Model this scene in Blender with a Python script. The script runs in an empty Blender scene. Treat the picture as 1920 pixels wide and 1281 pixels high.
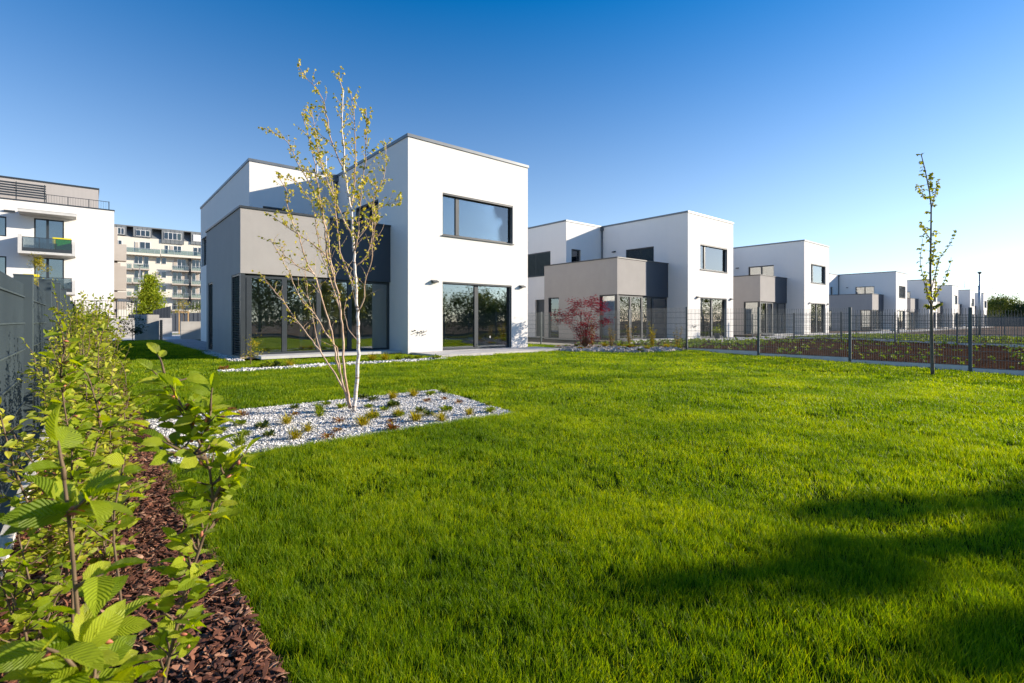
import bpy, math, random
import numpy as np
from mathutils import Vector, Matrix, noise, Quaternion

random.seed(11)
rng = np.random.default_rng(5)
sc = bpy.context.scene
COL = sc.collection
R = math.radians

ORD = ["first", "second", "third", "fourth", "fifth", "sixth", "seventh", "eighth", "ninth", "tenth", "eleventh", "twelfth", "thirteenth", "fourteenth", "fifteenth", "sixteenth", "seventeenth", "eighteenth", "nineteenth", "twentieth", "twenty-first", "twenty-second", "twenty-third", "twenty-fourth", "twenty-fifth", "twenty-sixth", "twenty-seventh", "twenty-eighth", "twenty-ninth", "thirtieth"]

# ------------------------------------------------------------------ camera
CH = 1.1
F = 939.0
HY = 601.0
FWD = (0.6454, 0.7638)
RGT = (0.7638, -0.6454)
cam_d = bpy.data.cameras.new("camera")
cam = bpy.data.objects.new("camera", cam_d)
COL.objects.link(cam)
cam.location = (0, 0, CH)
cam.rotation_euler = (R(90), 0, -math.atan2(FWD[0], FWD[1]))
cam_d.sensor_width = 36
cam_d.lens = F / 1920 * 36
cam_d.shift_y = -(640.5 - HY) / 1920
cam_d.clip_start = 0.05
cam_d.clip_end = 6000
cam_d.dof.use_dof = True
cam_d.dof.focus_distance = 6.0
cam_d.dof.aperture_fstop = 9.0
sc.camera = cam

# ------------------------------------------------------------------ world, sun, exposure
SUN = Vector((0.869, -0.495, 0.335)).normalized()
world = bpy.data.worlds.new("World")
sc.world = world
world.use_nodes = True
wn = world.node_tree.nodes
wl = world.node_tree.links
bg = wn["Background"]
sky = wn.new("ShaderNodeTexSky")
sky.sky_type = 'NISHITA'
sky.sun_disc = False
sky.sun_elevation = math.asin(SUN.z)
sky.sun_rotation = math.atan2(SUN.x, SUN.y)
sky.altitude = 600
sky.air_density = 1.0
sky.dust_density = 0.28
sky.ozone_density = 4.2
bg.inputs["Strength"].default_value = 0.118
sat = wn.new("ShaderNodeHueSaturation")
wtc = wn.new("ShaderNodeTexCoord"); wsx = wn.new("ShaderNodeSeparateXYZ"); wmr = wn.new("ShaderNodeMapRange")
wl.new(wtc.outputs["Generated"], wsx.inputs[0]); wl.new(wsx.outputs[2], wmr.inputs[0])
wmr.interpolation_type = 'SMOOTHERSTEP'; wmr.inputs[1].default_value = -0.15; wmr.inputs[2].default_value = 0.85; wmr.inputs[3].default_value = 0.74; wmr.inputs[4].default_value = 1.42
wl.new(wmr.outputs[0], sat.inputs["Saturation"])
wl.new(sky.outputs[0], sat.inputs["Color"])
wl.new(sat.outputs[0], bg.inputs["Color"])

sun_d = bpy.data.lights.new("sun", 'SUN')
sun_d.energy = 5.0
sun_d.angle = R(0.5)
sun_d.color = (1.0, 0.88, 0.72)
sun = bpy.data.objects.new("sun", sun_d)
COL.objects.link(sun)
sun.rotation_euler = SUN.to_track_quat('Z', 'Y').to_euler()
sun.location = SUN * 60

sc.view_settings.view_transform = 'Standard'
sc.view_settings.look = 'None'
sc.view_settings.gamma = 1
sc.view_settings.exposure = 0.8
sc.cycles.max_bounces = 8
sc.cycles.transparent_max_bounces = 24
sc.cycles.caustics_reflective = False
sc.cycles.caustics_refractive = False
sc.cycles.sample_clamp_indirect = 6.0

# ------------------------------------------------------------------ survey helpers (photo pixel -> metres)
def ray(px):
    a = (px - 960) / F
    return RGT[0] * a + FWD[0], RGT[1] * a + FWD[1]

def at(px, py, D):
    x, y = ray(px)
    return Vector((x * D, y * D, CH + (HY - py) / F * D))

def onY(px, py, Y):
    x, y = ray(px)
    return at(px, py, Y / y)

def onX(px, py, X):
    x, y = ray(px)
    return at(px, py, X / x)

def gnd(px, py, z=0.0):
    return at(px, py, (CH - z) * F / (py - HY))

def sstep(t):
    t = max(0.0, min(1.0, t))
    return t * t * (3 - 2 * t)

def zf(x, y):
    r = sstep((x - 6) / 10) * (1 - sstep((x - 36) / 12))
    if y < 9.5:
        g = 0.022 * (max(y, -6) - 5.9)
    else:
        g = 0.079 * (1 - sstep((y - 9.5) / 4.0)) + 0.0
    return r * g

# ------------------------------------------------------------------ mesh builder
class MB:
    def __init__(s):
        s.v = []; s.f = []; s.mi = []; s.uv = []; s.col = []; s.use_uv = False; s.use_col = False

    def face(s, pts, mi=0, uv=None, col=None):
        n = len(s.v)
        s.v.extend([tuple(p) for p in pts])
        s.f.append(tuple(range(n, n + len(pts))))
        s.mi.append(mi)
        s.uv.extend(uv if uv else [(0, 0)] * len(pts))
        if uv: s.use_uv = True
        s.col.extend([col if col is not None else 0.5] * len(pts))
        if col is not None: s.use_col = True

    def box(s, x0, x1, y0, y1, z0, z1, mi=0, M=None):
        p = [Vector(c) for c in ((x0, y0, z0), (x1, y0, z0), (x1, y1, z0), (x0, y1, z0),
                                 (x0, y0, z1), (x1, y0, z1), (x1, y1, z1), (x0, y1, z1))]
        if M is not None:
            p = [M @ q for q in p]
        n = len(s.v)
        s.v.extend([tuple(q) for q in p])
        for f in ((0, 3, 2, 1), (4, 5, 6, 7), (0, 1, 5, 4), (1, 2, 6, 5), (2, 3, 7, 6), (3, 0, 4, 7)):
            s.f.append(tuple(n + i for i in f)); s.mi.append(mi)
            s.uv.extend([(0, 0)] * 4); s.col.extend([0.5] * 4)

    def tube(s, pts, rads, n=6, mi=0, cap=True, col=None):
        pts = [Vector(p) for p in pts]
        base = len(s.v)
        prev = None
        for i, p in enumerate(pts):
            d = (pts[min(i + 1, len(pts) - 1)] - pts[max(i - 1, 0)])
            if d.length < 1e-9: d = Vector((0, 0, 1))
            d.normalize()
            if prev is None:
                a = d.cross(Vector((0.31, 0.95, 0.05)))
                if a.length < 1e-3: a = d.cross(Vector((1, 0, 0)))
                a.normalize()
            else:
                a = prev - d * prev.dot(d)
                if a.length < 1e-6: a = d.orthogonal()
                a.normalize()
            prev = a
            b = d.cross(a)
            r = rads[i] if hasattr(rads, '__len__') else rads
            for k in range(n):
                t = 2 * math.pi * k / n
                s.v.append(tuple(p + a * (math.cos(t) * r) + b * (math.sin(t) * r)))
        c = 0.5 if col is None else col
        if col is not None: s.use_col = True
        for i in range(len(pts) - 1):
            for k in range(n):
                k2 = (k + 1) % n
                s.f.append((base + i * n + k, base + i * n + k2, base + (i + 1) * n + k2, base + (i + 1) * n + k))
                s.mi.append(mi); s.uv.extend([(0, 0)] * 4); s.col.extend([c] * 4)
        if cap:
            s.f.append(tuple(base + k for k in reversed(range(n))))
            s.f.append(tuple(base + (len(pts) - 1) * n + k for k in range(n)))
            for _ in range(2):
                s.mi.append(mi); s.uv.extend([(0, 0)] * n); s.col.extend([c] * n)

    def mesh(s, name, mats, smooth=False):
        me = bpy.data.meshes.new(name)
        me.from_pydata(s.v, [], s.f)
        for m in (mats if isinstance(mats, (list, tuple)) else [mats]):
            me.materials.append(m)
        me.polygons.foreach_set("material_index", s.mi)
        if s.use_uv:
            u = me.uv_layers.new(name="UVMap")
            u.data.foreach_set("uv", np.array(s.uv, dtype=np.float32).ravel())
        if s.use_col:
            a = me.attributes.new("tone", 'FLOAT', 'CORNER')
            a.data.foreach_set("value", np.array(s.col, dtype=np.float32))
        if smooth:
            me.polygons.foreach_set("use_smooth", [True] * len(s.f))
        me.update()
        return me

    def build(s, name, mats, parent=None, smooth=False, loc=None):
        o = bpy.data.objects.new(name, s.mesh(name, mats, smooth))
        COL.objects.link(o)
        if parent is not None: o.parent = parent
        if loc is not None: o.location = loc
        return o

def tag(o, label=None, cat=None, group=None, kind=None):
    if label: o['label'] = label
    if cat: o['category'] = cat
    if group: o['group'] = group
    if kind: o['kind'] = kind
    return o

def empty(name, loc, label, cat, group=None, rz=0):
    o = bpy.data.objects.new(name, None)
    o.empty_display_size = 0.2
    COL.objects.link(o)
    o.location = loc
    o.rotation_euler = (0, 0, rz)
    return tag(o, label, cat, group)

def mobj(name, me, parent=None, loc=None):
    o = bpy.data.objects.new(name, me)
    COL.objects.link(o)
    if parent is not None: o.parent = parent
    if loc is not None: o.location = loc
    return o

# ------------------------------------------------------------------ materials
def newmat(name):
    m = bpy.data.materials.new(name)
    m.use_nodes = True
    nt = m.node_tree
    return m, nt, nt.nodes, nt.links, nt.nodes["Principled BSDF"]

def ramp(nodes, stops):
    r = nodes.new("ShaderNodeValToRGB")
    e = r.color_ramp.elements
    while len(e) < len(stops): e.new(0.5)
    for i, (p, c) in enumerate(stops):
        e[i].position = p
        e[i].color = (*c, 1)
    return r

def surf(name, c1, c2=None, rough=0.85, scale=2.0, bump=0.0, bscale=120, metal=0.0, spec=0.3, detail=6, coord='Object', dist=0.01):
    m, nt, n, l, b = newmat(name)
    b.inputs["Roughness"].default_value = rough
    b.inputs["Metallic"].default_value = metal
    b.inputs["Specular IOR Level"].default_value = spec
    tc = n.new("ShaderNodeTexCoord")
    if c2 is None:
        b.inputs["Base Color"].default_value = (*c1, 1)
    else:
        no = n.new("ShaderNodeTexNoise")
        no.inputs["Scale"].default_value = scale
        no.inputs["Detail"].default_value = detail
        l.new(tc.outputs[coord], no.inputs["Vector"])
        r = ramp(n, [(0.3, c1), (0.7, c2)])
        l.new(no.outputs["Fac"], r.inputs["Fac"])
        l.new(r.outputs["Color"], b.inputs["Base Color"])
    if bump:
        nb = n.new("ShaderNodeTexNoise")
        nb.inputs["Scale"].default_value = bscale
        nb.inputs["Detail"].default_value = 4
        l.new(tc.outputs[coord], nb.inputs["Vector"])
        bp = n.new("ShaderNodeBump")
        bp.inputs["Strength"].default_value = bump
        bp.inputs["Distance"].default_value = dist
        l.new(nb.outputs["Fac"], bp.inputs["Height"])
        l.new(bp.outputs["Normal"], b.inputs["Normal"])
    return m

def stucco(name, c, var=0.06, streak=0.05):
    m, nt, n, l, b = newmat(name)
    b.inputs["Roughness"].default_value = 0.92
    b.inputs["Specular IOR Level"].default_value = 0.15
    tc = n.new("ShaderNodeTexCoord")
    no = n.new("ShaderNodeTexNoise"); no.inputs["Scale"].default_value = 1.3; no.inputs["Detail"].default_value = 8
    no.inputs["Roughness"].default_value = 0.65
    l.new(tc.outputs["Object"], no.inputs["Vector"])
    mp = n.new("ShaderNodeMapping"); mp.inputs["Scale"].default_value = (3.5, 3.5, 0.35)
    l.new(tc.outputs["Object"], mp.inputs["Vector"])
    ns = n.new("ShaderNodeTexNoise"); ns.inputs["Scale"].default_value = 1.6; ns.inputs["Detail"].default_value = 6
    l.new(mp.outputs[0], ns.inputs["Vector"])
    m1 = n.new("ShaderNodeMapRange"); m1.inputs[1].default_value = 0.25; m1.inputs[2].default_value = 0.75
    m1.inputs[3].default_value = 1 - var; m1.inputs[4].default_value = 1.0
    l.new(no.outputs["Fac"], m1.inputs[0])
    m2 = n.new("ShaderNodeMapRange"); m2.inputs[1].default_value = 0.3; m2.inputs[2].default_value = 0.6
    m2.inputs[3].default_value = 1 - streak; m2.inputs[4].default_value = 1.0
    l.new(ns.outputs["Fac"], m2.inputs[0])
    mu = n.new("ShaderNodeMath"); mu.operation = 'MULTIPLY'
    l.new(m1.outputs[0], mu.inputs[0]); l.new(m2.outputs[0], mu.inputs[1])
    # splash dirt just above the ground
    sx = n.new("ShaderNodeSeparateXYZ"); l.new(tc.outputs["Object"], sx.inputs[0])
    m3 = n.new("ShaderNodeMapRange"); m3.inputs[1].default_value = 0.0; m3.inputs[2].default_value = 0.35
    m3.inputs[3].default_value = 0.90; m3.inputs[4].default_value = 1.0
    l.new(sx.outputs[2], m3.inputs[0])
    mu2 = n.new("ShaderNodeMath"); mu2.operation = 'MULTIPLY'
    l.new(mu.outputs[0], mu2.inputs[0]); l.new(m3.outputs[0], mu2.inputs[1])
    vm = n.new("ShaderNodeVectorMath"); vm.operation = 'SCALE'
    vm.inputs[0].default_value = c
    l.new(mu2.outputs[0], vm.inputs["Scale"])
    l.new(vm.outputs[0], b.inputs["Base Color"])
    nb = n.new("ShaderNodeTexNoise"); nb.inputs["Scale"].default_value = 160; nb.inputs["Detail"].default_value = 3
    l.new(tc.outputs["Object"], nb.inputs["Vector"])
    n3 = n.new("ShaderNodeTexNoise"); n3.inputs["Scale"].default_value = 2.2; n3.inputs["Detail"].default_value = 3
    l.new(tc.outputs["Object"], n3.inputs["Vector"])
    b2 = n.new("ShaderNodeBump"); b2.inputs["Strength"].default_value = 0.4; b2.inputs["Distance"].default_value = 0.012
    l.new(n3.outputs["Fac"], b2.inputs["Height"])
    bp = n.new("ShaderNodeBump"); bp.inputs["Strength"].default_value = 0.6; bp.inputs["Distance"].default_value = 0.003
    l.new(nb.outputs["Fac"], bp.inputs["Height"]); l.new(b2.outputs["Normal"], bp.inputs["Normal"])
    l.new(bp.outputs["Normal"], b.inputs["Normal"])
    return m

def glassmat(name, tint=(0.62, 0.66, 0.66), refl=1.0, rough=0.0):
    m, nt, n, l, b = newmat(name)
    n.remove(b)
    out = n["Material Output"]
    tr = n.new("ShaderNodeBsdfTransparent"); tr.inputs[0].default_value = (*tint, 1)
    gl = n.new("ShaderNodeBsdfGlossy"); gl.inputs["Roughness"].default_value = rough
    gl.inputs["Color"].default_value = (0.95, 0.97, 1.0, 1)
    fr = n.new("ShaderNodeFresnel"); fr.inputs["IOR"].default_value = 1.55
    mr = n.new("ShaderNodeMath"); mr.operation = 'MULTIPLY_ADD'; mr.use_clamp = True
    mr.inputs[1].default_value = 1.3 * refl; mr.inputs[2].default_value = 0.12 * refl
    l.new(fr.outputs[0], mr.inputs[0])
    tc = n.new("ShaderNodeTexCoord")
    nz = n.new("ShaderNodeTexNoise"); nz.inputs["Scale"].default_value = 0.7; nz.inputs["Detail"].default_value = 1
    l.new(tc.outputs["Object"], nz.inputs["Vector"])
    bp = n.new("ShaderNodeBump"); bp.inputs["Strength"].default_value = 0.25; bp.inputs["Distance"].default_value = 0.02
    l.new(nz.outputs["Fac"], bp.inputs["Height"]); l.new(bp.outputs["Normal"], gl.inputs["Normal"])
    mx = n.new("ShaderNodeMixShader")
    l.new(mr.outputs[0], mx.inputs[0]); l.new(tr.outputs[0], mx.inputs[1]); l.new(gl.outputs[0], mx.inputs[2])
    l.new(mx.outputs[0], out.inputs["Surface"])
    return m

def leafmat(name, c1, c2, c3=None, trans=0.45, rough=0.45, veins=False, rnd='tone', spec=0.35, tcol=None):
    """Leaf or blade: Principled front mixed with translucency; colour from a per-leaf tone or per-instance random."""
    m, nt, n, l, b = newmat(name)
    b.inputs["Roughness"].default_value = rough
    b.inputs["Specular IOR Level"].default_value = spec
    stops = [(0.0, c1), (1.0, c2)] if c3 is None else [(0.0, c1), (0.55, c2), (1.0, c3)]
    r = ramp(n, stops)
    if rnd == 'tone':
        a = n.new("ShaderNodeAttribute"); a.attribute_name = "tone"
        l.new(a.outputs["Fac"], r.inputs["Fac"])
    elif rnd == 'inst':
        oi = n.new("ShaderNodeObjectInfo")
        ge = n.new("ShaderNodeNewGeometry")
        nz = n.new("ShaderNodeTexNoise"); nz.inputs["Scale"].default_value = 0.9; nz.inputs["Detail"].default_value = 4
        l.new(ge.outputs["Position"], nz.inputs["Vector"])
        a = n.new("ShaderNodeAttribute"); a.attribute_name = "tone"
        ad = n.new("ShaderNodeMath"); ad.operation = 'MULTIPLY_ADD'; ad.inputs[1].default_value = 0.45
        l.new(oi.outputs["Random"], ad.inputs[0])
        ad2 = n.new("ShaderNodeMath"); ad2.operation = 'MULTIPLY_ADD'; ad2.inputs[1].default_value = 1.5; ad2.inputs[2].default_value = -0.85
        l.new(nz.outputs["Fac"], ad2.inputs[0]); l.new(ad2.outputs[0], ad.inputs[2])
        ad3 = n.new("ShaderNodeMath"); ad3.operation = 'MULTIPLY_ADD'; ad3.inputs[1].default_value = 0.75; ad3.use_clamp = True
        l.new(a.outputs["Fac"], ad3.inputs[0]); l.new(ad.outputs[0], ad3.inputs[2])
        l.new(ad3.outputs[0], r.inputs["Fac"])
    l.new(r.outputs["Color"], b.inputs["Base Color"])
    tl = n.new("ShaderNodeBsdfTranslucent")
    hs = n.new("ShaderNodeHueSaturation"); hs.inputs["Saturation"].default_value = 1.1
    hs.inputs["Value"].default_value = 1.5
    hs.inputs["Hue"].default_value = 0.49
    l.new(r.outputs["Color"], hs.inputs["Color"]); l.new(hs.outputs[0], tl.inputs["Color"])
    if veins:
        uv = n.new("ShaderNodeUVMap")
        sx = n.new("ShaderNodeSeparateXYZ"); l.new(uv.outputs[0], sx.inputs[0])
        ab = n.new("ShaderNodeMath"); ab.operation = 'ABSOLUTE'; l.new(sx.outputs[1], ab.inputs[0])
        c = n.new("ShaderNodeMath"); c.operation = 'MULTIPLY_ADD'; c.inputs[1].default_value = -0.32
        l.new(ab.outputs[0], c.inputs[0]); l.new(sx.outputs[0], c.inputs[2])
        s2 = n.new("ShaderNodeMath"); s2.operation = 'MULTIPLY'; s2.inputs[1].default_value = 72
        l.new(c.outputs[0], s2.inputs[0])
        sn = n.new("ShaderNodeMath"); sn.operation = 'SINE'; l.new(s2.outputs[0], sn.inputs[0])
        bp = n.new("ShaderNodeBump"); bp.inputs["Strength"].default_value = 1.0; bp.inputs["Distance"].default_value = 0.0005
        l.new(sn.outputs[0], bp.inputs["Height"])
        l.new(bp.outputs["Normal"], b.inputs["Normal"]); l.new(bp.outputs["Normal"], tl.inputs["Normal"])
    mx = n.new("ShaderNodeMixShader"); mx.inputs[0].default_value = trans
    l.new(b.outputs[0], mx.inputs[1]); l.new(tl.outputs[0], mx.inputs[2])
    l.new(mx.outputs[0], n["Material Output"].inputs["Surface"])
    return m

def pavers(name, c1, c2, w=0.6, h=0.3):
    m, nt, n, l, b = newmat(name)
    b.inputs["Roughness"].default_value = 0.85
    tc = n.new("ShaderNodeTexCoord")
    br = n.new("ShaderNodeTexBrick")
    br.inputs["Color1"].default_value = (*c1, 1); br.inputs["Color2"].default_value = (*c2, 1)
    br.inputs["Mortar"].default_value = (c1[0] * .4, c1[1] * .4, c1[2] * .4, 1)
    br.inputs["Scale"].default_value = 1.0
    br.inputs["Mortar Size"].default_value = 0.006
    br.inputs["Brick Width"].default_value = w; br.inputs["Row Height"].default_value = h
    l.new(tc.outputs["Object"], br.inputs["Vector"])
    no = n.new("ShaderNodeTexNoise"); no.inputs["Scale"].default_value = 5; no.inputs["Detail"].default_value = 8
    l.new(tc.outputs["Object"], no.inputs["Vector"])
    mr = n.new("ShaderNodeMapRange"); mr.inputs[1].default_value = .3; mr.inputs[2].default_value = .7; mr.inputs[3].default_value = .82; mr.inputs[4].default_value = 1.08
    l.new(no.outputs["Fac"], mr.inputs[0])
    vm = n.new("ShaderNodeVectorMath"); vm.operation = 'SCALE'
    l.new(br.outputs["Color"], vm.inputs[0]); l.new(mr.outputs[0], vm.inputs["Scale"])
    l.new(vm.outputs[0], b.inputs["Base Color"])
    bp = n.new("ShaderNodeBump"); bp.inputs["Strength"].default_value = 0.5; bp.inputs["Distance"].default_value = 0.004; bp.invert = True
    l.new(br.outputs["Fac"], bp.inputs["Height"]); l.new(bp.outputs["Normal"], b.inputs["Normal"])
    return m

WHITE = stucco("white render", (0.81, 0.785, 0.75), 0.035, 0.012)
GREY = stucco("taupe render", (0.41, 0.388, 0.368), 0.10, 0.02)
PANEL = surf("dark facade panel", (0.060, 0.070, 0.088), (0.068, 0.079, 0.098), rough=0.5, scale=1.0)
METAL = surf("anthracite metal", (0.030, 0.038, 0.046), (0.040, 0.048, 0.056), rough=0.42, scale=6, spec=0.5)
COPING = surf("zinc grey coping", (0.13, 0.145, 0.16), (0.17, 0.185, 0.20), rough=0.4, scale=2, metal=0.3, spec=0.5)
BLIND = surf("grey blue slats", (0.10, 0.14, 0.165), rough=0.4, spec=0.5)
INNER = surf("interior plaster", (0.84, 0.82, 0.78), (0.86, 0.84, 0.80), rough=0.9)
INFLOOR = surf("interior floor", (0.40, 0.33, 0.25), (0.48, 0.40, 0.31), rough=0.4)
GLASS = glassmat("window glass", (0.86, 0.90, 0.88))
BGLASS = glassmat("balcony glass", (0.45, 0.50, 0.52), 0.6)
GREENGLASS = glassmat("green balcony glass", (0.10, 0.42, 0.05), 0.5)
YELLOW = surf("yellow panel", (0.80, 0.66, 0.02), rough=0.5)
SLAB = surf("pale concrete slab", (0.52, 0.52, 0.50), (0.62, 0.61, 0.59), rough=0.8, scale=4, bump=0.2)
CONC = surf("cast concrete", (0.40, 0.385, 0.36), (0.52, 0.50, 0.47), rough=0.9, scale=1.6, bump=0.3, bscale=30, detail=10)
KERB = surf("concrete plinth", (0.60, 0.57, 0.53), (0.70, 0.67, 0.62), rough=0.85, scale=5, bump=0.3, detail=10)
PAVE = pavers("pale paving stones", (0.50, 0.48, 0.46), (0.58, 0.56, 0.53))
PATHM = pavers("grey path pavers", (0.22, 0.22, 0.24), (0.30, 0.30, 0.31), 0.4, 0.2)
SOIL = surf("dark brown garden soil", (0.030, 0.016, 0.010), (0.085, 0.045, 0.028), rough=1.0, scale=3.5, bump=1.0, bscale=14, detail=12, dist=0.08, spec=0.0)
EARTH = surf("sandy brown open ground", (0.16, 0.11, 0.075), (0.26, 0.20, 0.155), rough=1.0, scale=0.35, bump=0.6, bscale=3, detail=12, dist=0.1, spec=0.0)
LAWNSOIL = surf("thatch between grass blades", (0.018, 0.035, 0.004), (0.035, 0.060, 0.006), rough=1.0, scale=12, spec=0.0)
MULCHBASE = surf("bark mulch base", (0.022, 0.010, 0.006), (0.07, 0.030, 0.016), rough=1.0, scale=40, bump=1.0, bscale=60, dist=0.02)
GRAVELBASE = surf("gravel base", (0.30, 0.285, 0.27), (0.6, 0.58, 0.55), rough=0.95, spec=0.0, scale=60, bump=1.0, bscale=60, dist=0.02)
PEBBLE = surf("white marble chip", (0.55, 0.54, 0.53), (0.82, 0.81, 0.80), rough=0.7, scale=1.3)
WOOD = surf("pale timber", (0.42, 0.26, 0.12), (0.52, 0.34, 0.17), rough=0.7, scale=8)
STEEL = surf("galvanised steel", (0.38, 0.40, 0.42), (0.48, 0.50, 0.52), rough=0.45, metal=0.6, scale=5)
ALU = surf("white aluminium", (0.75, 0.76, 0.78), rough=0.4)
FENCEM = surf("anthracite coated wire", (0.044, 0.062, 0.074), (0.062, 0.086, 0.098), rough=0.5, spec=0.5)

def pebble_variation():
    m, nt, n, l, b = newmat("loose marble chips")
    b.inputs["Roughness"].default_value = 0.75
    oi = n.new("ShaderNodeObjectInfo")
    r = ramp(n, [(0.0, (0.15, 0.145, 0.14)), (0.22, (0.46, 0.445, 0.42)), (0.6, (0.68, 0.66, 0.63)), (1.0, (0.84, 0.82, 0.78))])
    l.new(oi.outputs["Random"], r.inputs["Fac"]); l.new(r.outputs[0], b.inputs["Base Color"])
    return m
CHIPS = pebble_variation()

def bark_variation():
    m, nt, n, l, b = newmat("bark chips")
    b.inputs["Roughness"].default_value = 0.8
    oi = n.new("ShaderNodeObjectInfo")
    r = ramp(n, [(0.0, (0.030, 0.011, 0.006)), (0.4, (0.12, 0.038, 0.018)), (0.8, (0.26, 0.100, 0.050)), (1.0, (0.46, 0.27, 0.17))])
    l.new(oi.outputs["Random"], r.inputs["Fac"]); l.new(r.outputs[0], b.inputs["Base Color"])
    return m
BARK = bark_variation()
FIELDSTONE = surf("rough field stone", (0.26, 0.225, 0.20), (0.52, 0.48, 0.44), rough=0.9, scale=7, detail=8)

def birchbark():
    m, nt, n, l, b = newmat("birch bark")
    b.inputs["Roughness"].default_value = 0.7
    tc = n.new("ShaderNodeTexCoord")
    mp = n.new("ShaderNodeMapping"); mp.inputs["Scale"].default_value = (6, 6, 34)
    l.new(tc.outputs["Object"], mp.inputs[0])
    no = n.new("ShaderNodeTexNoise"); no.inputs["Scale"].default_value = 1.0; no.inputs["Detail"].default_value = 4
    l.new(mp.outputs[0], no.inputs["Vector"])
    r = ramp(n, [(0.30, (0.10, 0.055, 0.035)), (0.40, (0.52, 0.42, 0.36)), (0.52, (0.74, 0.68, 0.63))])
    l.new(no.outputs["Fac"], r.inputs["Fac"]); l.new(r.outputs[0], b.inputs["Base Color"])
    return m
BIRCH = birchbark()
BIRCHTWIG = surf("young birch bark", (0.36, 0.22, 0.13), (0.66, 0.50, 0.38), rough=0.6, scale=6)
TWIG = surf("brown twig bark", (0.10, 0.065, 0.040), (0.20, 0.14, 0.085), rough=0.8, scale=30)
TRUNK = surf("grey brown trunk bark", (0.11, 0.09, 0.07), (0.20, 0.165, 0.13), rough=0.9, scale=18, bump=0.6, bscale=60)

HORN = leafmat("hornbeam leaf", (0.18, 0.27, 0.014), (0.34, 0.44, 0.022), (0.52, 0.56, 0.05), 0.52, 0.42, veins=True)
HORNFAR = leafmat("hornbeam leaf in the hedge", (0.16, 0.22, 0.015), (0.34, 0.38, 0.025), (0.52, 0.50, 0.06), 0.42, 0.5)
BUD = surf("reddish leaf bud scale", (0.45, 0.13, 0.08), (0.55, 0.22, 0.14), rough=0.5, scale=20)
BIRCHLEAF = leafmat("birch leaf", (0.26, 0.28, 0.02), (0.50, 0.46, 0.05), (0.70, 0.56, 0.10), 0.40, 0.45)
MAPLELEAF = leafmat("young maple leaf", (0.12, 0.16, 0.015), (0.30, 0.32, 0.03), (0.52, 0.48, 0.06), 0.4, 0.5)
REDLEAF = leafmat("dark red maple leaf", (0.10, 0.003, 0.006), (0.27, 0.006, 0.012), (0.48, 0.014, 0.022), 0.28, 0.45)
TREELEAF = leafmat("green tree leaf", (0.04, 0.075, 0.012), (0.11, 0.15, 0.02), (0.22, 0.24, 0.05), 0.3, 0.6)
BRIGHTLEAF = leafmat("fresh yellow green leaf", (0.11, 0.17, 0.012), (0.25, 0.32, 0.02), (0.40, 0.44, 0.04), 0.35, 0.6)
DARKLEAF = leafmat("dark young leaf", (0.015, 0.028, 0.008), (0.03, 0.06, 0.012), (0.06, 0.10, 0.02), 0.2, 0.5)
YELLOWLEAF = leafmat("yellow spring leaf", (0.25, 0.23, 0.02), (0.42, 0.36, 0.03), (0.6, 0.5, 0.06), 0.35, 0.5)
STRAW = leafmat("straw coloured stem leaf", (0.20, 0.18, 0.04), (0.45, 0.34, 0.09), (0.62, 0.46, 0.18), 0.3, 0.6)
RUST = leafmat("reddish rosette leaf", (0.16, 0.06, 0.02), (0.32, 0.13, 0.04), (0.36, 0.28, 0.04), 0.3, 0.5)
BLADE = leafmat("lawn blade", (0.066, 0.142, 0.004), (0.185, 0.295, 0.005), (0.42, 0.47, 0.012), 0.47, 0.5, rnd='inst', spec=0.25)
WEED = leafmat("small weed leaf", (0.07, 0.14, 0.01), (0.16, 0.25, 0.02), (0.32, 0.36, 0.04), 0.3, 0.6, rnd='inst')

# ------------------------------------------------------------------ ground
def strip_sheet(name, xs, ys, dz, mat, label=None, und=0.0, hole=None):
    nx, ny = len(xs), len(ys)
    v = [(x, y, zf(x, y) + dz + (und * noise.noise(Vector((x * 1.1, y * 1.1, 3.1))) if und else 0)) for y in ys for x in xs]
    f = []
    for j in range(ny - 1):
        for i in range(nx - 1):
            cx = (xs[i] + xs[i + 1]) / 2; cy = (ys[j] + ys[j + 1]) / 2
            if hole and hole(cx, cy): continue
            f.append((j * nx + i, j * nx + i + 1, (j + 1) * nx + i + 1, (j + 1) * nx + i))
    me = bpy.data.meshes.new(name)
    me.from_pydata(v, [], f)
    me.materials.append(mat)
    me.polygons.foreach_set("use_smooth", [True] * len(f))
    o = mobj(name, me)
    tag(o, kind='structure')
    if label: o['label'] = label
    return o

def lin(a, b, n): return list(np.linspace(a, b, n))
gx = [-1500, -600, -200, -80, -30] + lin(-10, 60, 71) + [70, 90, 130, 200, 400, 900, 2500]
gy = [-900, -300, -100, -40] + lin(-12, 40, 53) + [50, 70, 110, 200, 400, 900, 2500]
strip_sheet("ground", gx, gy, -0.130, EARTH, "sandy brown open ground reaching the horizon")

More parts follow.
